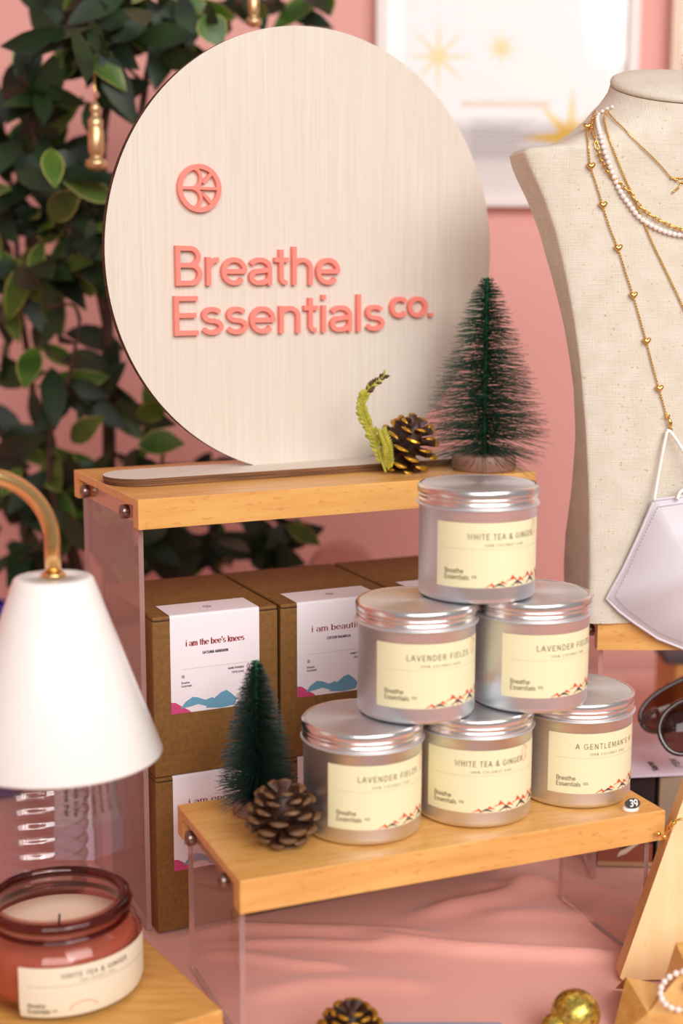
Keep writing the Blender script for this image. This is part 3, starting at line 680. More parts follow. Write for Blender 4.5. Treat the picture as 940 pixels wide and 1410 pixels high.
# ================================================================== bottle brush trees
def brush_tree(name, label, x, y, z, baseR, baseH, top, prof, n, mat_b, seed, turns, pale=0, thick=.00026):
    """prof: (height above base top, reach) pairs"""
    random.seed(seed)
    t = thing('bottle_brush_tree', label, 'ornament tree', (x, y, z), 0)
    b = MB(); b.lathe([(baseR*.97, 0), (baseR, .0008), (baseR, baseH-.001), (baseR*.975, baseH)], 48, 0, cap0=True, cap1=True); b.build('wooden_base', M['treebase'], t, local=True)
    b = MB()
    for ph in (0, PI):
        pts = []
        for i in range(200):
            zz = baseH-.001+(top-baseH)*i/199; a = ph+i/199*turns*2*PI*1.6
            pts.append((.0013*math.cos(a), .0013*math.sin(a), zz))
        b.tube(pts, .0011, 6)
    b.lathe([(.0045, baseH), (.004, baseH+.003), (.0028, baseH+.005)], 16, 0, cap1=True)
    b.build('twisted_wire', M['wire'], t, local=True)
    b = MB(); zlo = prof[0][0]
    for i in range(n):
        f = (i+random.random())/n; f = f**1.08
        k = f*turns
        zz = zlo+(top-baseH-.002-zlo)*f
        # wires sweep a spiral; bristles bunch along it
        a = k*2*PI+random.choice((0, PI))+random.gauss(0, .55); zz += random.gauss(0, .0012)
        R = interp(prof, zz)*random.uniform(.80, 1.04)
        dr = random.gauss(.02, .09)-(.22 if f < .06 else 0)+(.5*max(0, f-.82)*2)
        base = Vector((0, 0, baseH+zz)); d = Vector((math.cos(a), math.sin(a), dr+.05)); sd = Vector((-math.sin(a), math.cos(a), 0))
        bend = random.gauss(0, .06); droop = -.10+random.gauss(0, .05)
        pts = [base+d*R*s_+sd*R*bend*s_*s_+Vector((0, 0, droop*R*s_*s_)) for s_ in (0, .5, 1)]
        w = thick*random.uniform(.8, 1.2)
        rings = []
        for j, p in enumerate(pts):
            ww = w*(1, .85, .45)[j]
            rings.append([p+Vector((0, 0, ww)), p+sd*ww*.87-Vector((0, 0, ww*.5)), p-sd*ww*.87-Vector((0, 0, ww*.5))])
        b.loft(rings, 0, True, False, False, False)
    b.build('bristles', mat_b, t, local=True)
    return t
p = atz(670, 652, .3292); brush_tree('a', 'large green bottle brush tree on a wood slice at the right of the sign', p.x, p.y+.026, .3294, .0258, .0125, .1535,
    [(.002, .040), (.008, .0505), (.016, .054), (.035, .049), (.055, .0425), (.075, .035), (.095, .027), (.112, .0205), (.126, .0145), (.134, .009), (.141, .004)], 2300, M['bristle'], 5, 24)
p = atz(352, 1131, .1177); brush_tree('b', 'small dark green bottle brush tree on the low riser before the kraft boxes', p.x, p.y+.0175, .1179, .0170, .011, .1085,
    [(.002, .024), (.006, .0288), (.014, .029), (.03, .0255), (.05, .0205), (.07, .0150), (.085, .0098), (.092, .006), (.098, .003)], 3600, M['bristle_d'], 6, 20, thick=.00025)

# ================================================================== pine cones
def pine_cone(label, c, R, H, tilt, tz, gold, seed, n=64):
    random.seed(seed)
    t = thing('pine_cone', label, 'pine cone', c, 0)
    Mx = Matrix.Rotation(tz, 4, 'Z') @ Matrix.Rotation(tilt, 4, 'X')
    b = MB(); core = []
    for k in range(9):
        u = k/8; core.append((R*.42*math.sin(PI*min(.98, .12+.86*u))**.7, -H*.42+H*.84*u))
    bb = MB(); bb.lathe(core, 16, 0, cap0=True, cap1=True); b.add([Mx @ v for v in bb.v], bb.f, 0, True)
    for i in range(n):
        u = (i+.5)/n; a = i*2.39996+random.gauss(0, .06)
        zz = -H*.46+H*.88*u
        rad = R*(math.sin(PI*(.10+.80*u**.92)))**.62
        el = -.35+1.25*u+random.gauss(0, .06)        # lift: lower scales spread, upper ones stand
        L_ = rad*.82; wd = R*.46*(.75+.5*math.sin(PI*u)); th_ = R*.055
        d = Vector((math.cos(a)*math.cos(el), math.sin(a)*math.cos(el), math.sin(el))); sd = Vector((-math.sin(a), math.cos(a), 0)); nn_ = d.cross(sd)*-1
        nn_.normalize(); base = Vector((math.cos(a)*rad*.22, math.sin(a)*rad*.22, zz-math.sin(el)*L_*.55))
        rings = []
        secs = ((0, .28, 1), (.45, .62, 1), (.75, .95, 1.2), (.90, 1, 1.9), (1.0, .80, 2.3), (1.06, .40, 1.6))
        for s_, wf, tf in secs:
            c_ = base+d*L_*s_+nn_*(R*.10*s_*s_); ring = []
            for q in range(10):
                an = 2*PI*q/10; ring.append(Mx @ (c_+sd*math.cos(an)*wd*wf*.5+nn_*math.sin(an)*th_*tf*.5))
            rings.append(ring)
        n0 = len(rings)
        b.loft(rings[:4], 0, True, False, False); b.loft(rings[3:], 1, True, False, True)
    b.build('scales', [M['cone'], M['gold_tip'] if gold else M['cone_tip']], t, local=True)
    return t
p = atz(563, 652, .3292); pine_cone('open pine cone with gilded scales leaning on the sign base beside the fern sprig', (p.x, p.y+.008, .3292+.0235), .0235, .046, .45, .9, True, 11, 46)
p = atz(388, 1176, .1177); pine_cone('dark brown pine cone on the low riser in front of the small tree', (p.x, p.y+.018, .1177+.0218), .0230, .040, .15, .3, False, 12, 50)
p = atz(483, 1478, 0); pine_cone('gold tipped pine cone on the cloth at the bottom edge of the picture', (p.x, p.y+.012, .0215), .0205, .038, .1, .8, True, 13)

# fern sprig
b = MB(); P0 = aty(531, 648, 1.118); P0.z = .3312
st = spline([P0, aty(515, 606, 1.118), aty(501, 575, 1.117), aty(497, 556, 1.117), aty(507, 536, 1.116), aty(530, 516, 1.115)], 8)
b.tube(st, [.0011-.0008*i/len(st) for i in range(len(st))], 6, 0)
random.seed(21)
for i in range(3, len(st)-1):
    f = i/len(st)
    for sgn in (-1, 1):
        tn = (st[i+1]-st[i]).normalized(); sd = tn.cross(Vector((0, -1, 0))).normalized()*sgn
        L_ = .0085*(1-.45*f)*random.uniform(.7, 1.2); d = (sd*.75+tn*.9+Vector((0, random.uniform(-.4, .3), 0))).normalized(); w = L_*.2
        wv = d.cross(Vector((0, 1, 0))).normalized(); q = st[i]
        b.add([q, q+d*L_*.35+wv*w, q+d*L_*.75+wv*w*.8, q+d*L_, q+d*L_*.75-wv*w*.8, q+d*L_*.35-wv*w, q+d*L_*.5+Vector((0, -w*.6, 0))],
              [(0, 1, 6), (1, 2, 6), (2, 3, 6), (3, 4, 6), (4, 5, 6), (5, 0, 6)], 1 if f > .72 and random.random() < .6 else 0)
st2 = spline([P0+Vector((.002, 0, .002)), aty(533, 620, 1.114), aty(524, 596, 1.113)], 8); b.tube(st2, .0008, 5, 0)
for i in range(1, len(st2)):
    for sgn in (-1, 1):
        q = st2[i]; d = Vector((sgn*.6, -.1, .7)).normalized(); L_ = .007; wv = Vector((.7, 0, -sgn*.6)).normalized(); w = .0016
        b.add([q, q+d*L_*.4+wv*w, q+d*L_, q+d*L_*.4-wv*w, q+d*L_*.4+Vector((0, -.001, 0))], [(0, 1, 4), (1, 2, 4), (2, 3, 4), (3, 0, 4)], 0)
o = b.build('fern_sprig', [M['sprig'], M['sprig_d']]); tag(o, 'yellow green dried fern sprig curling up beside the gilded pine cone', 'sprig')

# ================================================================== number marker
p = atz(868, 1116, .1177); t = thing('number_marker', 'small black and white marker reading 39 on the low riser', 'marker', (p.x, p.y, .1178), .25)
b = MB(); b.lathe([(.0001, 0), (.0050, 0), (.0056, .0008), (.0054, .0022), (.0046, .0030)], 28, 0, cap1=True); b.v = [Vector((v.x*1.05, v.y*.8, v.z)) for v in b.v]; b.build('white_base', M['white'], t, local=True)
b = MB(); fnm = lambda x, y, k: Vector((x, -.0042+y*.35, .0028+y*.94))+Vector((0, -.94, .35))*k
b.prism([(.0056*math.cos(q), .0036+.0036*math.sin(q)) for q in [2*PI*i/28 for i in range(28)]], fnm, -.0012, 0, 0, 0, True)
b.build('black_face', M['blackbox'], t, local=True)
b = MB(); put_text(b, '39', .0006, .0014, .0048, fnm, .0001, .0003, 0, .16, .05, 'c'); b.build('numerals', M['white'], t, local=True)

# ================================================================== necklace bust
BZ = .2172; BC = Vector((.2565, 1.127, BZ)); BYaw = .16
bust = thing('necklace_bust', 'tall linen covered necklace display bust standing on the riser at the right', 'display bust', BC, BYaw)
wtab = [(0, .0700), (.04, .0700), (.10, .0725), (.15, .0765), (.20, .0825), (.235, .0885), (.27, .0965), (.300, .1050), (.325, .1150), (.348, .1270), (.356, .1300), (.3595, .1270), (.3625, .1050), (.3665, .0935), (.3725, .0830), (.381, .0720), (.3925, .0600), (.4005, .0535), (.407, .0510)]
ttab = [(0, .058), (.03, .070), (.06, .064), (.10, .046), (.14, .030), (.18, .024), (.23, .030), (.28, .042), (.33, .048), (.356, .050), (.37, .060), (.385, .078), (.407, .086)]
ntab = [(0, 26), (.34, 22), (.362, 7), (.38, 3), (.395, 2.2), (.41, 2)]
rings = []; NS = 72
zs = [0, .003]+[i*.012 for i in range(1, 28)]+[.332, .340, .347, .352, .356, .3580, .3595, .361, .3625, .3645, .3665, .3695, .3725, .3765, .381, .387, .3925, .397, .4005, .404, .407]
for z in zs:
    w = interp(wtab, z); tt = interp(ttab, z); ne = interp(ntab, z); ring = []
    q_ = max(0, min(1, (z-.335)/.06)); q_ = q_*q_*(3-2*q_); yf = -.030-.006*q_
    sh = .36*max(0, min(1, (z-.362)/.04))
    for i in range(NS):
        a = 2*PI*(i+.5)/NS; ca, sa = math.cos(a), math.sin(a)
        xx = w*math.copysign(abs(ca)**(2/ne), ca); yy = tt/2*math.copysign(abs(sa)**(2/ne), sa)
        bulge = -.006*(1-q_)*(1-(xx/w)**2) if yy < 0 else 0
        ring.append((xx, yf+tt/2+yy+bulge, z+sh*(yy)+.0))
    rings.append(ring)
b = MB(); b.loft(rings, 0, True, True, True); 
body = b.build('bust_body', M['linen'], bust, local=True)
for p_ in body.data.polygons: p_.use_smooth = True
try:
    body.data.set_sharp_from_angle(angle=math.radians(38))
except Exception: pass
# neck cap
top = [Vector(p) for p in rings[-1]]; cc = sum(top, Vector())/NS; b = MB()
capr = []
for s_, dz in ((1.0, .0006), (1.012, .0022), (.995, .0042), (.93, .0058), (.7, .0078), (.4, .0088), (.1, .009)):
    capr.append([cc+(q-cc)*s_+Vector((0, -.3*dz, dz)) for q in top])
b.loft(capr, 0, True, True, True); b.build('neck_cap', M['linen'], bust, local=True)
bw_m = wm(bust); BV = BVHTree.FromPolygons([bw_m @ Vector(v.co) for v in body.data.vertices], [tuple(p_.vertices) for p_ in body.data.polygons])
def on_bust(px, py, off=.001):
    d = ray(px, py).normalized(); loc, nrm, i, dist = BV.ray_cast(CAM, d)
    if loc is None:
        loc, nrm, i, dist = BV.find_nearest(aty(px, py, 1.10))
    if nrm.dot(d) > 0: nrm = -nrm
    return loc+nrm*off
def path(pts, off, n=6): return [on_bust(q.x, q.y, off) for q in spline([(x, y, 0) for x, y in pts], n)]
def mir(q):
    l = bw_m.inverted() @ q; l.x = -l.x; return bw_m @ l
def sym(pts):
    """carry a strand on round the other half of the bust"""
    left = [q for q in pts if (bw_m.inverted() @ q).x < 0]
    return left+[mir(q) for q in left[::-1]]
def heart(b, c, s, u, v, w, mi=0):
    """puffed heart in the plane u, v"""
    rings = []
    for k in range(7):
        ph = -PI/2+PI*k/6; q = max(math.cos(ph), .02); ring = []
        for i in range(20):
            a = 2*PI*i/20; hx = 16*math.sin(a)**3/16; hy = (13*math.cos(a)-5*math.cos(2*a)-2*math.cos(3*a)-math.cos(4*a)+2)/16
            ring.append(c+u*hx*s*q+v*hy*s*q+w*s*.55*math.sin(ph))
        rings.append(ring)
    b.loft(rings, mi)
def resample(pts, step):
    out = [pts[0]]; acc = 0
    for a, c in zip(pts, pts[1:]):
        L_ = (c-a).length; 
        while acc+L_ >= step:
            f = (step-acc)/L_; a = a+(c-a)*f; out.append(a); L_ = (c-a).length; acc = 0
        acc += L_
    return out
def necklace(name, label, cat='necklace'):
    p = on_bust(835, 170); return thing(name, label, cat, p)
# long heart chain
nk = necklace('heart_chain', 'long fine gold chain with little heart beads, outermost on the bust, holding the grey mask')
HP = [(820, 163), (810, 179), (809, 200), (812, 229), (820, 255), (828.6, 283), (838, 313), (849.6, 342), (860, 375), (870.5, 407), (880, 440), (888.6, 470), (897, 503), (906, 535), (913, 560), (917, 577)]
pts = path(HP, .0016); b = MB(); b.tube(pts, .00055, 6)
for q in resample(pts, .0022): b.ball(q, .00085, 6, 4)
b.tube([mir(q) for q in pts], .0007, 6)
b.build('chain', M['gold'], nk)
hb = None
for hx, hy in ((810, 179), (812, 229), (828.6, 283), (849.6, 342), (870.5, 407), (888.6, 470), (906, 535)):
    c = on_bust(hx, hy, .0026)
    if hb is None:
        b = MB(); heart(b, Vector(), .0035, Vector((.98, .1, .1)).normalized(), Vector((-.1, 0, 1)).normalized(), Vector((.1, -1, 0)).normalized())
        hb = b.build('heart_bead', M['gold'], nk, local=True)
    else: h2 = hb.copy(); COL.objects.link(h2); h2.parent = nk; 
    (hb if (hx, hy) == (810, 179) else h2).location = c-nk.location
    h3 = hb.copy(); COL.objects.link(h3); h3.parent = nk; h3.location = mir(c)-nk.location
b = MB(); c1, c2 = on_bust(916.5, 572, .003), on_bust(920, 591, .003)
b.tube([c1, c1.lerp(c2, .5)+Vector((.0012, -.001, 0)), c2], [.0009, .0016, .001], 8); 
for cc_ in (c1, c2): b.tube([cc_+Vector((.0017*math.cos(q), 0, .0017*math.sin(q))) for q in [2*PI*i/14 for i in range(14)]], .00045, 6, closed=True)
b.build('clasp', M['gold'], nk)
# paperclip chain
nk = necklace('paperclip_necklace', 'chunky gold paperclip link necklace lying against the pearls')
PP = [(823, 158), (818.7, 164), (816, 178), (816.6, 189), (821, 204), (825, 217), (833.6, 233), (843, 245), (855, 255), (867.7, 268), (880, 285), (897, 298), (921, 310.6), (940, 317), (965, 320), (990, 318)]
pts = resample(sym(path(PP, .0022)), .0046)
for i in range(len(pts)-1):
    a, c = pts[i], pts[i+1]; d = (c-a).normalized(); nrm = Vector((.1, -1, .1)).normalized(); sdv = d.cross(nrm).normalized()
    if i % 2: sdv = (sdv*.45+nrm*.9).normalized()
    m_ = (a+c)/2; hl = .0033; hw = .0013
    loop = [m_+d*(hl-hw)*math.copysign(1, math.cos(q))*(1 if abs(math.cos(q)) > 1e-6 else 0)+d*hw*math.cos(q)+sdv*hw*math.sin(q) for q in [2*PI*(k+.5)/16 for k in range(16)]]
    b = MB(); b.tube(loop, .00048, 6, closed=True); b.build('chain_link', M['gold'], nk)
# pearls
nk = necklace('pearl_necklace', 'white pearl strand necklace curving round the neck of the bust')
QP = [(844, 150), (831.5, 156), (825, 162), (823.6, 172), (826, 189), (830, 206), (837, 225.5), (844, 245), (853, 265), (865.5, 283), (878, 299), (893, 309.6), (908, 317), (923, 322), (940, 324.5), (962, 326), (990, 322)]
pts = resample(sym(path(QP, .0022)), .0039); pb = MB(); pb.ball((0, 0, 0), .00205, 14, 8); pr = None
for i, q in enumerate(pts[:100]):
    if pr is None: pr = o = pb.build('pearl', M['pearl'], nk, local=True)
    else: o = pr.copy(); COL.objects.link(o); o.parent = nk
    o.location = q-nk.location; s_ = .62+.38*min(1, i/14, max(0, len(pts)-1-i)/14); o.scale = (s_, s_, s_*.95)
# thin long chain
nk = necklace('thin_gold_chain', 'plain thin gold chain running from inside the pearls down the chest')
pts = path([(838, 154), (832.5, 166), (836, 185), (846, 213), (859, 245), (869, 267), (887, 311), (899.6, 340), (928, 399), (945, 436), (965, 480)], .0016); pts = sym(pts); b = MB(); b.tube(pts, .0006, 6)
for q in resample(pts, .0016): b.ball(q, .00085, 6, 4)
b.build('chain', M['gold'], nk)
# short chain with little star branch
nk = necklace('star_pendant_necklace', 'short fine gold chain with a tiny branching star pendant near the throat')
pts = path([(838, 157), (842, 162), (851, 172), (878, 198), (902, 221), (923, 245)], .0016); pts = pts+[mir(q) for q in pts[::-1]]; b = MB(); b.tube(pts, .00045, 6)
for q in resample(pts, .002): b.ball(q, .0007, 6, 4)
b.build('chain', M['gold'], nk)
b = MB(); nd = [(923, 245), (930, 248), (937, 252), (944, 250), (937, 252), (932, 259), (926, 264)]
w_ = [on_bust(x, y, .002) for x, y in nd]; b.tube(w_, .00045, 6)
for q in w_: b.ball(q, .0011, 8, 6)
b.build('pendant', M['gold'], nk)

# ================================================================== face mask hanging from the chain
mk = thing('face_mask', 'pale grey satin face mask hanging by white loops from the heart chain', 'face mask', on_bust(915, 845, .01))
out = [(900, 688), (880, 735), (858, 782), (834, 824), (852, 842), (872, 857), (905, 879), (940, 893), (985, 900), (1030, 888), (1046, 840), (1050, 770), (1030, 715), (985, 690), (940, 683), (918, 686)]
O = []
for i, (x, y) in enumerate(out):
    n2 = out[(i+1) % len(out)]
    for k in range(3): f = k/3; O.append((x+(n2[0]-x)*f, y+(n2[1]-y)*f))
cx, cy = 955, 790; rings = []
for s_ in (1.0, .97, .92, .82, .66, .48, .3, .12):
    ring = []
    for x, y in O:
        aa = math.atan2(y-cy, x-cx); w_ = s_**1.3
        qx = cx+s_*((x-cx)*w_+98*math.cos(aa)*(1-w_)); qy = cy+s_*((y-cy)*w_+98*math.sin(aa)*(1-w_))
        off = .0052+.020*(1-s_**2.2)+.0022*math.sin(qx*.05+qy*.085)*(1-s_)*1.2
        q = aty(qx, qy, 1.0895-off)
        ring.append(q)
    rings.append(ring)
b = MB(); b.loft(rings, 0, True, False, True); o = b.build('mask_fabric', M['satin'], mk)
md = o.modifiers.new('thick', 'SOLIDIFY'); md.thickness = .0016; md.offset = -1
b = MB(); b.tube([r_+Vector((0, -.0006, 0)) for r_ in rings[0]], .0011, 6, closed=True)
stitch = [r_+Vector((0, -.0010, 0)) for r_ in rings[2]]
for i in range(0, len(stitch)):
    a_, c_ = stitch[i], stitch[(i+1) % len(stitch)]
    for k in range(3): b.tube([a_.lerp(c_, k/3+.04), a_.lerp(c_, k/3+.24)], .0003, 4, 1)
b.build('hem', [M['satin'], M['thread']], mk)
lp = [aty(900, 690, 1.083), aty(906, 655, 1.086), aty(912, 622, 1.087), aty(918, 594, 1.088), aty(922, 594, 1.088), aty(935, 612, 1.086), aty(958, 650, 1.083), aty(985, 690, 1.081)]
b = MB(); b.tube(spline(lp[:4], 5), .0013, 8); b.build('ear_loop', M['elastic'], mk)
b = MB(); b.tube(spline(lp[3:], 5), .0013, 8); b.build('ear_loop', M['elastic'], mk)
mc = mir(on_bust(920, 591, .003)); b = MB(); b.tube(spline([mc, mc.lerp(aty(1030, 716, 1.083), .5)+Vector((.002, -.002, 0)), aty(1030, 716, 1.083)], 5), .0013, 8); b.build('ear_loop', M['elastic'], mk)
b = MB(); b.tube(spline([aty(932, 688, 1.079), aty(938, 676, 1.083), aty(960, 668, 1.083), aty(985, 690, 1.081)], 5), .0013, 8); b.build('ear_loop', M['elastic'], mk)

# ================================================================== candle warmer lamp with wooden base
LBZ = .030; ly = math.radians(32.6); lu = Vector((-math.cos(ly), -math.sin(ly), 0)); lv = Vector((-math.sin(ly), math.cos(ly), 0))
c3 = atz(308, 1390, LBZ)
lamp = thing('candle_warmer_lamp', 'white cone shade lamp on a curved brass arm with a wooden base at the left', 'lamp', c3)
b = MB(); bb = MB(); bb.rbox((0, 0, .0006), (.30, .140, LBZ), .002)
mw_ = Matrix(((lu.x, lv.x, 0, c3.x), (lu.y, lv.y, 0, c3.y), (0, 0, 1, 0), (0, 0, 0, 1)))
b.add([mw_ @ v for v in bb.v], bb.f); fixn(b.build('wooden_base', M['oak'], lamp))
LX = Vector((-.1795, .872, 0)); 
sh0 = aty(75, 1035, .875).z; sh1 = aty(78, 793, .875).z; RB = .0652; RT = .0235; LX.x = aty(77, 900, .872).x
b = MB(); b.lathe([(RB-.0016, sh0+.001), (RB-.0004, sh0), (RB, sh0+.0012), (RT+.0012, sh1-.0012), (RT, sh1), (RT-.002, sh1+.0003), (.004, sh1+.0005), (.004, sh1-.0012), (RT-.002, sh1-.0014), (RB-.0016, sh0+.001)], 96, 0, (LX.x, LX.y, 0)); b.build('lamp_shade', M['white'], lamp)
ar = .050; pts = [(LX.x, LX.y, sh1-.004), (LX.x, LX.y, sh1+.022)]
for i in range(1, 25):
    a = PI*i/24; pts.append(Vector((LX.x, LX.y, sh1+.022))+lu*(ar-ar*math.cos(a))+Vector((0, 0, ar*.92*math.sin(a))))
pe = Vector(pts[-1]); pts.append(Vector((pe.x, pe.y, LBZ-.002)))
b = MB(); b.tube(pts, .0050, 20); b.build('brass_arm', M['gold_b'], lamp)
b = MB(); b.lathe([(.0055, sh1+.0006), (.0075, sh1+.0006), (.0075, sh1+.002), (.006, sh1+.0032), (.0051, sh1+.0032)], 24, 0, (LX.x, LX.y, 0)); b.build('collar', M['gold_b'], lamp)
b = MB(); b.lathe([(.004, LBZ), (.013, LBZ), (.013, LBZ+.003), (.0052, LBZ+.004)], 24, 0, (pe.x, pe.y, 0)); b.build('collar', M['gold_b'], lamp)
b = MB(); b.lathe([(.012, sh1-.035), (.019, sh1-.055), (.022, sh1-.07), (.017, sh1-.084), (.004, sh1-.09)], 24, 0, (LX.x, LX.y, 0), cap0=True, cap1=True); b.lathe([(.010, sh1-.002), (.012, sh1-.035)], 20, 0, (LX.x, LX.y, 0)); b.build('bulb', M['white'], lamp)

# glass candle
JC = Vector((aty(82, 1300, .872).x, .872, LBZ+.0006)); jt = aty(80, 1229, .872).z-JC.z
jar = thing('glass_candle', 'amber pink glass jar candle on the wooden lamp base, bottom left', 'candle', JC)
s_ = jt/.062
pr_ = [(.001, 0), (.040, 0), (.0475, .002), (.0515, .007), (.0535, .014), (.0538, .028), (.0530, .036), (.0500, .0425), (.0455, .0465), (.0428, .0490), (.0425, .0515), (.0440, .0530), (.0448, .0555), (.0448, .0590), (.0438, .0615), (.0415, .0620),
       (.0395, .0608), (.0392, .0580), (.0395, .0500), (.0420, .0460), (.0470, .0420), (.0500, .0355), (.0508, .028), (.0505, .014), (.0480, .0065), (.038, .0045), (.001, .004)]
pr_ = [(r, z*s_) for r, z in pr_]
b = MB(); b.lathe(pr_, 96, 0); b.build('glass_jar', M['amber'], jar, local=True)
b = MB(); b.lathe([(.001, .0052*s_), (.036, .0055*s_), (.0475, .0080*s_), (.0500, .0145*s_), (.0502, .028*s_), (.0494, .0352*s_), (.0480, .0385*s_), (.046, .0398*s_), (.03, .0395*s_), (.001, .0393*s_)], 72, 0); b.build('wax', M['wax'], jar, local=True)
b = MB(); rz_ = .0575*s_; b.lathe([(.0442+.0036*math.cos(q), rz_+.0034*math.sin(q)) for q in [2*PI*i/16 for i in range(17)]], 72, 0); b.lathe([(.0438+.0022*math.cos(q), .0485*s_+.0016*math.sin(q)) for q in [2*PI*i/10 for i in range(11)]], 72, 0); b.build('jar_rim', M['amber_rim'], jar, local=True)
b = MB(); b.tube([(0, 0, .039*s_), (.0006, 0, .047*s_)], .0008, 6); b.build('wick', M['ink_k'], jar, local=True)
R0 = .0540; av = math.atan2(-JC.y, -JC.x); a0 = av+math.radians(-28)
fl = lambda x, y, k: Vector(((R0+k)*math.cos(a0+x/R0), (R0+k)*math.sin(a0+x/R0), .0035*s_+y))
b = MB(); WL = .0995; HL = .0335*s_
b.loft([[fl(WL*i/40, y, .0002-(.0016 if y < .003 else 0)) for i in range(41)] for y in (0, .006, HL*.9, HL)], 0, False)
k = .0005
put_text(b, 'WHITE TEA & GINGER', WL*.5, HL-.0075, .0034, fl, k, k, 1, .14, .14, 'c'); put_text(b, '100% COCONUT WAX', WL*.5, HL-.0107, .0015, fl, k, k, 1, .13, .35, 'c')
stroke(b, [(.005+(WL-.01)*i/30, HL-.0122) for i in range(31)], .0002, fl, k, k, 1)
put_text(b, 'Breathe', .0055, .0072, .0028, fl, k, k, 1, .14); put_text(b, 'Essentials', .0055, .0036, .0028, fl, k, k, 1, .14); put_text(b, 'co.', .021, .0045, .0021, fl, k, k, 1, .15)
stroke(b, [(.040+p_, .004+q_) for p_, q_ in A_(0, 0, .009, .0055, 10, 170, 20)], .0004, fl, k, k, 2)
b.build('label', [M['paper_c'], M['ink'], M['ink_o']], jar, local=True)

# ================================================================== behind the lamp: ribbed clear tumbler, leaflet, blue vase
TX = aty(48, 1150, 1.05).x; t = thing('plastic_tumbler', 'clear ribbed plastic tumbler behind the lamp shade at the left edge', 'tumbler', (TX, 1.05, 0))
prf = []
for i in range(70):
    z = .0008+.155*i/69; r = .037+.007*(i/69)+(.0017*math.sin(i*1.15) if 6 < i < 60 else 0)
    prf.append((r, z))
b = MB(); b.lathe([(.001, .0006)]+prf+[(prf[-1][0]-.001, .1556)]+[(r-.0012, z) for r, z in prf[::-1]][:-2]+[(.001, .003)], 56, 0); b.build('tumbler_wall', M['plastic'], t, local=True)
b = MB(); rr = prf[-1][0]; b.tube([(rr*math.cos(q), rr*math.sin(q), .1565) for q in [2*PI*i/40 for i in range(40)]], .0012, 6, closed=True); b.build('rim', M['plastic'], t, local=True)
b = MB(); la = aty(76, 1186, 1.135); ra = aty(131, 1186, 1.135); hx = ra.x-la.x
lf = lambda x, y, k: Vector((la.x+x, 1.135+y*.12-k, .0012+y))
b.prism([(0, 0), (hx, 0), (hx, .15), (0, .15)], lf, -.0006, 0, 0)
def lfv(x, y, k): return lf(y, .150-x, k)
for i, tx_ in enumerate(('how I tackled it head on', '% of all proceeds to the', 'strongly believe that')):
    put_text(b, tx_, .060, (.0245, .0160, .0080)[i], .0044, lfv, .0003, .0003, 1, .15, width=.054)
b.box((la.x, 1.1335, .0012), (la.x+hx, 1.1338, .030), 2)
o = b.build('leaflet', [M['paper_w'], M['ink_k'], M['lav']]); tag(o, 'white leaflet with sideways black text standing behind the lamp', 'leaflet')
b = MB(); vx = aty(-16, 872, 1.30); b.lathe([(.001, 0), (.026, 0), (.03, .004), (.022, .03), (.014, .08), (.018, vx.z-.045), (.03, vx.z-.02), (.034, vx.z), (.030, vx.z+.018), (.02, vx.z+.028), (.018, vx.z+.03), (.015, vx.z+.028)], 40, 0, (vx.x, 1.30, .0002), cap0=True)
o = b.build('blue_vase', M['blue']); tag(o, 'cobalt blue glossy vase peeking out left of the lamp shade', 'vase')
# domed glass behind the boxes
dx = aty(470, 790, 1.33); dt = aty(470, 743, 1.33).z
t = thing('glass_cloche', 'pale translucent glass dome rising behind the kraft boxes', 'glass dome', (dx.x, 1.33, 0))
R = .0335; prf = [(R, .012)]+[(R, .012+(dt-R-.012)*i/6) for i in range(1, 7)]+[(R*math.cos(PI/2*i/10), dt-R+R*math.sin(PI/2*i/10)) for i in range(1, 10)]+[(.001, dt)]
b = MB(); b.lathe(prf, 48, 0); b.lathe([(max(.001, r-.002), z-(.0015 if z > dt-R else 0)) for r, z in prf], 48, 0); b.build('dome', M['glassd'], t, local=True)
b = MB(); b.lathe([(.040, .0004), (.042, .002), (.042, .009), (.040, .0115)], 40, 0, cap0=True, cap1=True); b.build('wooden_base', M['oak2'], t, local=True)

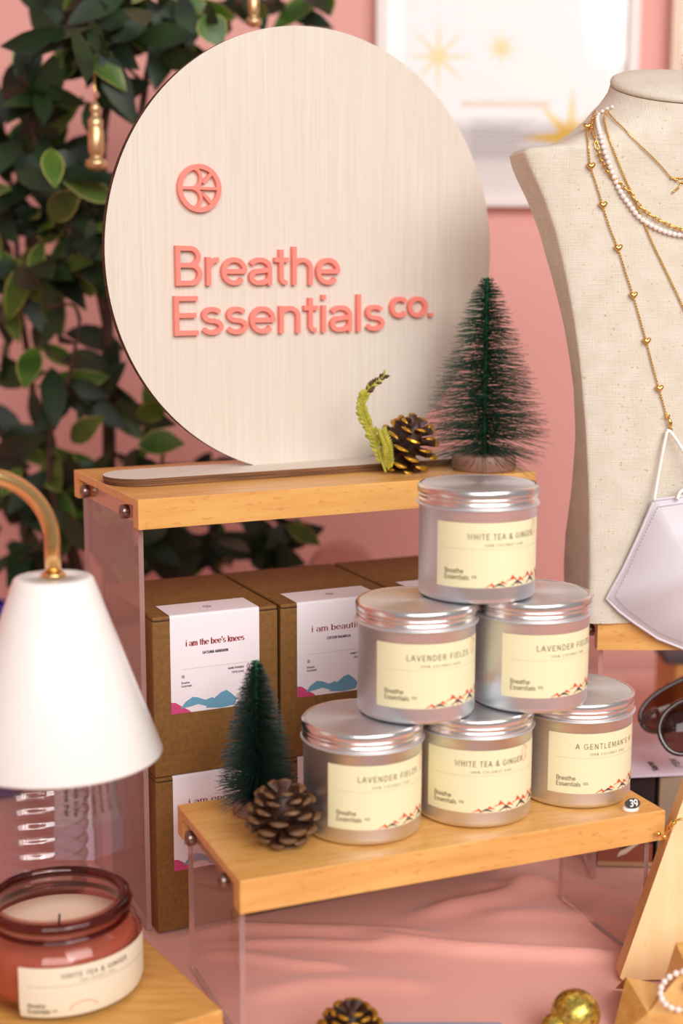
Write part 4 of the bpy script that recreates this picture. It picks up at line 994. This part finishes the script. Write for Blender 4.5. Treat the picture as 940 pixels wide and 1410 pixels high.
# ================================================================== ficus
px0 = Vector((aty(140, 950, 1.50).x, 1.50, 0))
fic = thing('ficus_plant', 'leafy dark green potted ficus standing behind the sign against the wall', 'plant', px0)
b = MB(); b.lathe([(.05, .0004), (.055, .004), (.070, .10), (.074, .10), (.074, .115), (.067, .115), (.066, .10), (.001, .099)], 40, 0, tuple(px0), cap0=True); b.build('plant_pot', M['pot'], fic)
b = MB(); b.lathe([(.066, .1005), (.03, .104), (.001, .105)], 30, 0, tuple(px0)); b.build('soil', M['soil'], fic)
random.seed(31)
def P(px, py, y): return aty(px, py, y)
trunks = [
 ([px0+Vector((.01, 0, .10)), P(150, 760, 1.5), P(150, 600, 1.5), P(148, 470, 1.5), P(150, 330, 1.51), P(140, 200, 1.5), P(165, 80, 1.52), P(205, -20, 1.54)], .0085),
 ([px0+Vector((-.02, .01, .10)), P(95, 760, 1.53), P(60, 640, 1.55), P(40, 500, 1.55), P(28, 420, 1.55), P(20, 300, 1.56), P(0, 150, 1.56), P(-20, 20, 1.56)], .005),
 ([px0+Vector((-.01, -.02, .10)), P(110, 780, 1.47), P(75, 690, 1.44), P(70, 600, 1.43), P(95, 520, 1.42), P(110, 440, 1.42)], .004),
 ([px0+Vector((.03, .01, .10)), P(190, 780, 1.52), P(250, 745, 1.52), P(310, 755, 1.53), P(370, 735, 1.54), P(410, 722, 1.54)], .0042),
 ([P(150, 330, 1.51), P(190, 180, 1.5), P(205, 90, 1.5), P(230, 20, 1.52), P(300, 5, 1.54), P(370, 2, 1.56), P(420, 12, 1.57)], .0042),
 ([P(150, 470, 1.5), P(120, 340, 1.48), P(80, 260, 1.46), P(50, 200, 1.45), P(40, 100, 1.45), P(90, 30, 1.46)], .004),
 ([P(150, 620, 1.5), P(190, 640, 1.5), P(240, 640, 1.5), P(290, 640, 1.51)], .003),
 ([P(60, 640, 1.55), P(20, 620, 1.52), P(-20, 560, 1.5)], .003)]
b = MB(); TP = []
for pts_, r in trunks:
    sp = spline(pts_, 6); TP += sp; b.tube(sp, [r*(1-.62*i/len(sp)) for i in range(len(sp))], 8)
b.build('stems', M['bark'], fic)
# leaf clusters: centre px, spread px, depth, count
CL = [(90, 60, 45, 34, 1.47, 24), (150, 30, 60, 30, 1.45, 36), (118, 78, 45, 26, 1.43, 18), (215, 22, 45, 26, 1.48, 26), (270, 18, 30, 24, 1.50, 14), (245, 60, 22, 22, 1.47, 6), (42, 128, 30, 30, 1.50, 13), (165, 100, 16, 30, 1.45, 6),
      (20, 200, 35, 45, 1.50, 22), (75, 150, 35, 22, 1.44, 10), (15, 290, 35, 40, 1.5, 18), (60, 240, 35, 25, 1.42, 10), (110, 240, 30, 25, 1.46, 12), (130, 300, 30, 45, 1.46, 24), (80, 330, 45, 35, 1.46, 22), (150, 375, 25, 25, 1.47, 12),
      (40, 380, 40, 35, 1.45, 20), (112, 372, 30, 16, 1.48, 9), (10, 430, 25, 30, 1.5, 6), (55, 425, 12, 20, 1.43, 3), (150, 490, 16, 30, 1.48, 4), (65, 490, 25, 14, 1.45, 4), (135, 505, 24, 8, 1.45, 3), (5, 500, 14, 20, 1.5, 4), (70, 560, 35, 25, 1.45, 8),
      (125, 545, 22, 18, 1.45, 5), (175, 560, 22, 18, 1.47, 7), (30, 620, 40, 40, 1.5, 18), (90, 640, 35, 30, 1.46, 16), (165, 640, 30, 30, 1.45, 12), (215, 570, 25, 12, 1.48, 3), (215, 605, 22, 10, 1.45, 2), (240, 660, 30, 20, 1.5, 8), (20, 700, 40, 40, 1.5, 22), (100, 720, 50, 35, 1.48, 22),
      (180, 700, 40, 35, 1.46, 16), (170, 760, 40, 25, 1.46, 12), (250, 745, 45, 24, 1.48, 20), (310, 755, 40, 24, 1.48, 18), (365, 750, 30, 22, 1.5, 13), (412, 728, 18, 8, 1.52, 2), (340, 715, 25, 10, 1.52, 4), (350, 8, 20, 8, 1.56, 3), (415, 12, 22, 14, 1.56, 8), (320, 8, 14, 10, 1.54, 4), (285, 35, 12, 14, 1.5, 3), (15, 780, 30, 25, 1.45, 8), (300, 650, 30, 12, 1.5, 4)]
LM = {0: MB(), 1: MB()}
tw = MB()
def leaf(base, d, L_, wid, mb, lt):
    d = d.normalized(); sd = d.cross(Vector((random.gauss(0, .5), -1, random.gauss(.3, .5)))).normalized(); nv = sd.cross(d).normalized()
    fold = random.uniform(.08, .3); curl = random.uniform(.05, .3); secs = ((0, .02), (.12, .48), (.3, .88), (.5, 1), (.7, .82), (.86, .45), (1.0, .03))
    rows = []
    for s_, wf in secs:
        c_ = base+d*L_*s_-nv*L_*curl*s_*s_; w = wid*wf*.5; e = .0012 if wf > .1 else 0
        rows.append([c_-sd*w+nv*w*fold, c_-sd*max(0, w-e)+nv*w*fold*.9, c_, c_+sd*max(0, w-e)+nv*w*fold*.9, c_+sd*w+nv*w*fold])
    bse = len(mb.v)
    for r_ in rows: mb.v += r_
    for k in range(len(rows)-1):
        for i in range(4):
            mb.f.append([bse+k*5+i, bse+k*5+i+1, bse+k*5+5+i+1, bse+k*5+5+i]); mb.m.append(1 if i in (0, 3) else 0); mb.sm.append(True)
for cx, cy, sx, sy, yy, n in CL:
    ctr = P(cx, cy, yy); near = min(TP, key=lambda q: (q-ctr).length)
    if (near-ctr).length > .02:
        mid = near.lerp(ctr, .5)+Vector((random.gauss(0, .008), random.gauss(0, .008), .01)); tw.tube(spline([near, mid, ctr], 5), [.0022-.0001*i for i in range(11)], 5)
    for i in range(int(n*.72+.5)):
        qx = cx+max(-1.6, min(1.6, random.gauss(0, .75)))*sx; qy = cy+max(-1.5, min(1.5, random.gauss(0, .75)))*sy; base = P(qx, qy, yy+random.gauss(0, .035))
        d = Vector((base.x-ctr.x, (base.y-ctr.y)*.5-.012, base.z-ctr.z-.012))+Vector((random.gauss(0, .028), random.gauss(0, .025), random.gauss(-.008, .02)))
        L_ = random.uniform(.042, .074); lt = random.random() < .2
        d.normalize(); base = base-d*L_*.5
        base.y = min(base.y, 1.70)
        leaf(base, d, L_, L_*random.uniform(.34, .46), LM[1 if lt else 0], lt)
        if random.random() < .4: tw.tube([base, base.lerp(ctr, .35)+Vector((0, .004, .004))], .0009, 4)
# a few single leaves the photograph shows clearly
for a_, c_, w in (((190, 612), (252, 608), .030), ((188, 575), (232, 560), .026), ((395, 722), (440, 748), .018), ((365, 25), (345, 0), .02), ((280, 20), (305, 60), .030), ((143, 95), (160, 145), .018), ((60, 330), (38, 385), .02)):
    q0, q1 = P(a_[0], a_[1], 1.42), P(c_[0], c_[1], 1.41); random.seed(a_[0]); leaf(q0, q1-q0, (q1-q0).length, w, LM[1], True)
for k in (0, 1):
    o = LM[k].build('foliage', [M['leaf'] if k == 0 else M['leafl'], M['leafm'] if k else M['leaf']], fic)
    o['kind'] = 'stuff'
    if k: o['label'] = 'lighter young leaves'
o = tw.build('twigs', M['bark'], fic); o['kind'] = 'stuff'
# hanging ornaments
def charm(label, px, ytop, ybot, yy, s):
    tp = P(px, ytop, yy); bt = P(px, ybot, yy); H_ = tp.z-bt.z
    t = thing('hanging_ornament', label, 'ornament', bt, 0, 'champagne ornaments hung in the ficus')
    b = MB(); b.tube([(0, 0, H_), (.0006, 0, H_*.62)], .0009, 6); b.build('cord', M['gold'], t, local=True)
    b = MB(); b.lathe([(.001, 0), (.008*s, .002*s), (.013*s, .006*s), (.012*s, .012*s), (.006*s, .015*s), (.0075*s, .018*s), (.009*s, .022*s), (.009*s, .044*s), (.0075*s, .047*s), (.0085*s, .050*s), (.0085*s, .056*s), (.005*s, .060*s), (.004*s, .062*s), (.006*s, .066*s), (.006*s, .070*s), (.0035*s, .075*s), (.001, .077*s)], 24, 0)
    b.build('bell', M['brass_d'], t, local=True)
charm('champagne bell ornament hanging among the ficus leaves left of the sign', 133, 100, 236, 1.36, .82)
charm('gold and cream ornament hanging above the top of the round sign', 349, -60, 38, 1.40, .6)

# ================================================================== right side: boxes, papers, sunglasses under the bust riser
def rot_box(name, label, cat, x, y, z, rz, w, d, h, mats, fm=None, extra=None, group=None):
    t = thing(name, label, cat, (x, y, z), rz, group)
    b = MB(); b.rbox((0, 0, 0), (w, d, h), .0012) if fm is None else b.box((0, 0, 0), (w, d, h), 0, fm)
    b.build('carton', mats, t, local=True)
    if extra: extra(t)
    return t
def black_print(t):
    f_ = lambda x, y, k: Vector((x, -.0001-k, y)); b = MB()
    put_text(b, 'FIELDS', .0022, .0655, .0042, f_, .0002, .0002, 0, .13, .12); put_text(b, '100% COCONUT WAX', .0022, .0500, .0019, f_, .0002, .0002, 0, .13, .3)
    b.prism([(0, .004), (.045, .004), (.045, .020), (.034, .022), (.024, .014), (.010, .018), (0, .017)], f_, .0002, .0002, 1)
    b.prism([(.016, .008), (.024, .0115), (.030, .017), (.037, .0225), (.033, .0235), (.026, .0175), (.018, .013)], f_, .0004, .0004, 2)
    b.prism([(0, 0), (.055, 0), (.055, .004), (0, .004)], f_, .0002, .0002, 3)
    b.build('printed_label', [M['greyink'], M['rust'], M['paper_c'], M['tanbox']], t, local=True)
rot_box('candle_box', 'black candle carton with pale print under the bust riser, behind the low riser', 'carton', .2130, 1.1270, .0003, -.05, .0455, .07, .0800, M['blackbox'], None, black_print)
rot_box('gift_box', 'grey beige carton right of the black candle carton', 'carton', .2610, 1.122, .0003, -.05, .09, .07, .0800, M['greybox'])
# papers
for i, (lab, dx_, dy_, rz_) in enumerate((('lavender white sheet at the bottom of the paper stack under the sunglasses', .004, .0005, -.06), ('white sheet, middle of the paper stack on the cartons', .0015, -.001, -.03), ('printed white form reading Name and ITEM on top of the paper stack', -.001, .001, 0))):
    pz = .0806+i*.0011; p = atz(858, 1071, pz)
    b = MB(); x0 = p.x-.003+dx_; y0 = p.y+dy_
    cr, sr = math.cos(.16+rz_), math.sin(.16+rz_); pf_ = lambda x, y, k: Vector((x0+x*cr-y*sr*.6, y0+x*sr+y*cr, pz+k))
    b.prism([(0, 0), (.15, 0), (.15, .13), (0, .13)], pf_, 0, .0007, 0)
    if i == 2:
        pv_ = lambda x, y, k: pf_(y, x, k)
        put_text(b, 'Name', 0, 0, .0066, lambda x, y, k: pf_(.0385-y, .008+x, k), .0009, .0009, 1, .19, width=.022)
        put_text(b, 'ITEM', 0, 0, .0060, lambda x, y, k: pf_(.060-y, .012+x, k), .0009, .0009, 1, .19, width=.022)
        b.prism([(.003, .036), (.011, .036), (.006, .047)], pf_, .0009, .0009, 2)
    o = b.build('paper_sheet', [M['lav'], M['ink_k'], M['ink_n']]); tag(o, lab, 'paper', 'paper stack under the sunglasses')
# sunglasses
sg = thing('sunglasses', 'large brown tinted sunglasses lying on the papers at the right edge', 'sunglasses', atz(920, 1045, .0845))
def lens_part(cx, cy, yy, rx, rz_, ang, name='lens'):
    c = aty(cx, cy, yy); ca, sa = math.cos(ang), math.sin(ang); u = Vector((ca, .15, sa)).normalized(); v = Vector((-sa*.9, .35, ca)).normalized(); w = u.cross(v).normalized()
    if w.y > 0: w = -w
    loop = []
    for i in range(40):
        a = 2*PI*i/40; e = 2.4; x = rx*math.copysign(abs(math.cos(a))**(2/e), math.cos(a)); z = rz_*math.copysign(abs(math.sin(a))**(2/e), math.sin(a)); loop.append(c+u*x+v*z*(1+.12*math.cos(a)))
    b = MB(); b.tube(loop, .0021, 8, closed=True); b.build('lens_rim', M['tort'], sg)
    b = MB(); b.loft([[c+(q-c)*s_+w*.006*(1-s_*s_) for q in loop] for s_ in (1, .8, .5, .2, .03)], 0, True, False, True); b.build('lens', M['lens'], sg)
    return c, loop
cA, lA = lens_part(930, 972, 1.175, .033, .0175, .42)
cB, lB = lens_part(941, 1003, 1.118, .0205, .0195, .55)
b = MB(); b.tube(spline([lA[20]+Vector((0, 0, 0)), (cA+cB)/2+Vector((-.02, 0, .006)), lB[20]], 8), .0022, 8); b.build('bridge', M['tort'], sg)
b = MB(); q = lA[10]; b.tube(spline([q, q+Vector((.03, .02, .004)), q+Vector((.09, .03, -.004)), q+Vector((.14, .03, -.02))], 6), .0026, 8); b.build('temple_arm', M['tort_r'], sg)
b = MB(); q = lB[10]; b.tube(spline([q, q+Vector((.03, .015, .002)), q+Vector((.08, .02, -.006)), q+Vector((.12, .02, -.02))], 6), .0026, 8); b.build('temple_arm', M['tort_r'], sg)
# things further back under the bust riser
p = aty(928, 930, 1.45); b = MB(); b.rbox((p.x, 1.45, .0004), (p.x+.14, 1.54, aty(930, 915, 1.45).z), .003); o = b.build('wooden_block', M['oak']); tag(o, 'honey coloured wooden block on the cloth far behind the sunglasses', 'wooden block')
p = aty(912, 905, 1.46); b = MB(); z_ = aty(930, 915, 1.45).z+.0005; b.rbox((p.x, 1.448, z_), (p.x+.16, 1.545, z_+.010), .002); o = b.build('slate_tray', M['ink_n']); tag(o, 'thin grey violet tray lying on the far wooden block', 'tray')

# ================================================================== trapezoid maple stand, bottom right
A0 = atz(853, 1351, 0); A0.z = .0006
yw = math.radians(2); tu = Vector((math.cos(yw), math.sin(yw), 0)); lean = .13
tfn = lambda x, y, k: A0+tu*x+Vector((0, 1, 0))*(lean*y-k)+Vector((0, 0, y))
ptp = aty(930, 1137, A0.y+lean*.10); ex = ptp.x-A0.x; ey = ptp.z
wd = .150; sl = ex/ey; hh = .150
poly = [(.002, 0), (wd-.002, 0), (wd, .002), (wd-sl*hh, hh), (sl*hh, hh), (0, .002)]
t = thing('jewellery_stand', 'pale maple trapezoid jewellery board standing at the bottom right', 'jewellery stand', A0)
b = MB(); b.prism(poly, tfn, -.016, 0, 0, 1); b.build('board', [M['maple'], M['maple_s']], t)
# bracelet draped on the board
br_ = thing('gold_bracelet', 'thin gold bracelet with a clasp draped over the maple board', 'bracelet', tfn(sl*.1, .1, 0))
ps = [aty(906, 1148, .945), aty(914, 1152, .940), aty(921, 1140, .938), aty(928, 1131, .934), aty(940, 1128, .932), aty(970, 1135, .932), aty(1000, 1150, .935)]
b = MB(); b.tube(spline(ps[3:], 6), .0008, 6); b.build('chain', M['gold'], br_)
b = MB(); b.tube(ps[:4], .0010, 6); 
for q in ps[:3]: b.ball(q, .0020, 8, 6)
b.tube([ps[2], ps[3]], .0019, 8); b.build('clasp', M['gold'], br_)
# faceted wooden block and pearl hoop
t = thing('faceted_wooden_block', 'faceted honey oak block in the bottom right corner holding the pearl hoop', 'wooden block', atz(900, 1410, 0))
FP = {k: aty(x, y, yy) for k, (x, y, yy) in dict(a=(862, 1345, .885), b=(912, 1356, .880), c=(930, 1298, .880), d=(838, 1440, .860), e=(892, 1395, .850), f=(945, 1330, .860), g=(1010, 1290, .88), h=(900, 1470, .835), i=(1000, 1400, .835), j=(870, 1500, .86), k=(1060, 1380, .86)).items()}
def fz(q, z): v = Vector(q); v.z = z; return v
b = MB()
for tri_, mi in ((('a', 'd', 'e'), 0), (('a', 'e', 'b'), 1), (('b', 'e', 'f'), 0), (('b', 'f', 'c'), 1), (('c', 'f', 'g'), 0), (('e', 'd', 'h'), 1), (('e', 'h', 'i'), 0), (('e', 'i', 'f'), 1), (('f', 'i', 'g'), 0), (('g', 'i', 'k'), 1)):
    b.add([FP[q] for q in tri_], [(0, 1, 2)], mi)
bk = [FP[q] for q in 'a b c g k'.split()]; lowr = [fz(q+Vector((0, .035, 0)), .0006) for q in bk]
b.add(bk+lowr, [(i, i+1, 6+i, 5+i) for i in range(4)], 0)
fr_ = [FP[q] for q in 'a d h i k'.split()]; fl_ = [fz(q+Vector((0, -.004, 0)), .0006) for q in fr_]
b.add(fr_+fl_, [(i, i+1, 6+i, 5+i) for i in range(4)], 0)
fixn(b.build('wood_body', [M['oak'], M['oak2']], t))
hc = aty(942, 1364, .848); t = thing('pearl_hoop', 'pearl hoop earring lying on the faceted oak block at the right edge', 'earring', hc)
hu = Vector((1, .05, .1)).normalized(); hv = Vector((0, .45, .9)).normalized(); pb = MB(); pb.ball((0, 0, 0), .0021, 10, 8); pr = None
for i in range(20):
    a = 2*PI*i/20; q = hu*.0155*math.cos(a)+hv*.0115*math.sin(a)
    if pr is None: pr = o = pb.build('pearl', M['pearl'], t, local=True)
    else: o = pr.copy(); COL.objects.link(o); o.parent = t
    o.location = q
b = MB(); b.tube([hu*.0155*math.cos(2*PI*i/30)+hv*.0115*math.sin(2*PI*i/30) for i in range(30)], .0007, 6, closed=True); b.ball(hu*.004+hv*.002, .0042, 10, 8, 0, (1, .5, 1)); b.ball(hu*.009-hv*.003, .003, 10, 8, 0, (1, .5, 1)); b.build('gold_setting', M['gold'], t, local=True)

# gold balls
q = atz(792, 1396, .0165); b = MB(); b.ball((q.x, q.y, .0165), .0158, 40, 24)
o = b.build('glitter_bauble', M['glitter']); tag(o, 'gold glitter ball on the cloth near the maple board, the larger one', 'bauble', 'gold glitter baubles')
q = atz(763, 1416, .0100); b = MB(); b.ball((q.x, q.y, .0100), .0092, 32, 20)
o = b.build('glitter_bauble', M['glitter']); tag(o, 'small gold glitter ball half cut off beside the larger one', 'bauble', 'gold glitter baubles')
# card at the very bottom
p = atz(527, 1407, .003); q = atz(690, 1407, .003); b = MB(); b.rbox((p.x, p.y-.10, .0008), (q.x, p.y, .003), .0008); o = b.build('card', M['bluecard']); tag(o, 'blue grey card lying on the cloth at the bottom edge', 'card')
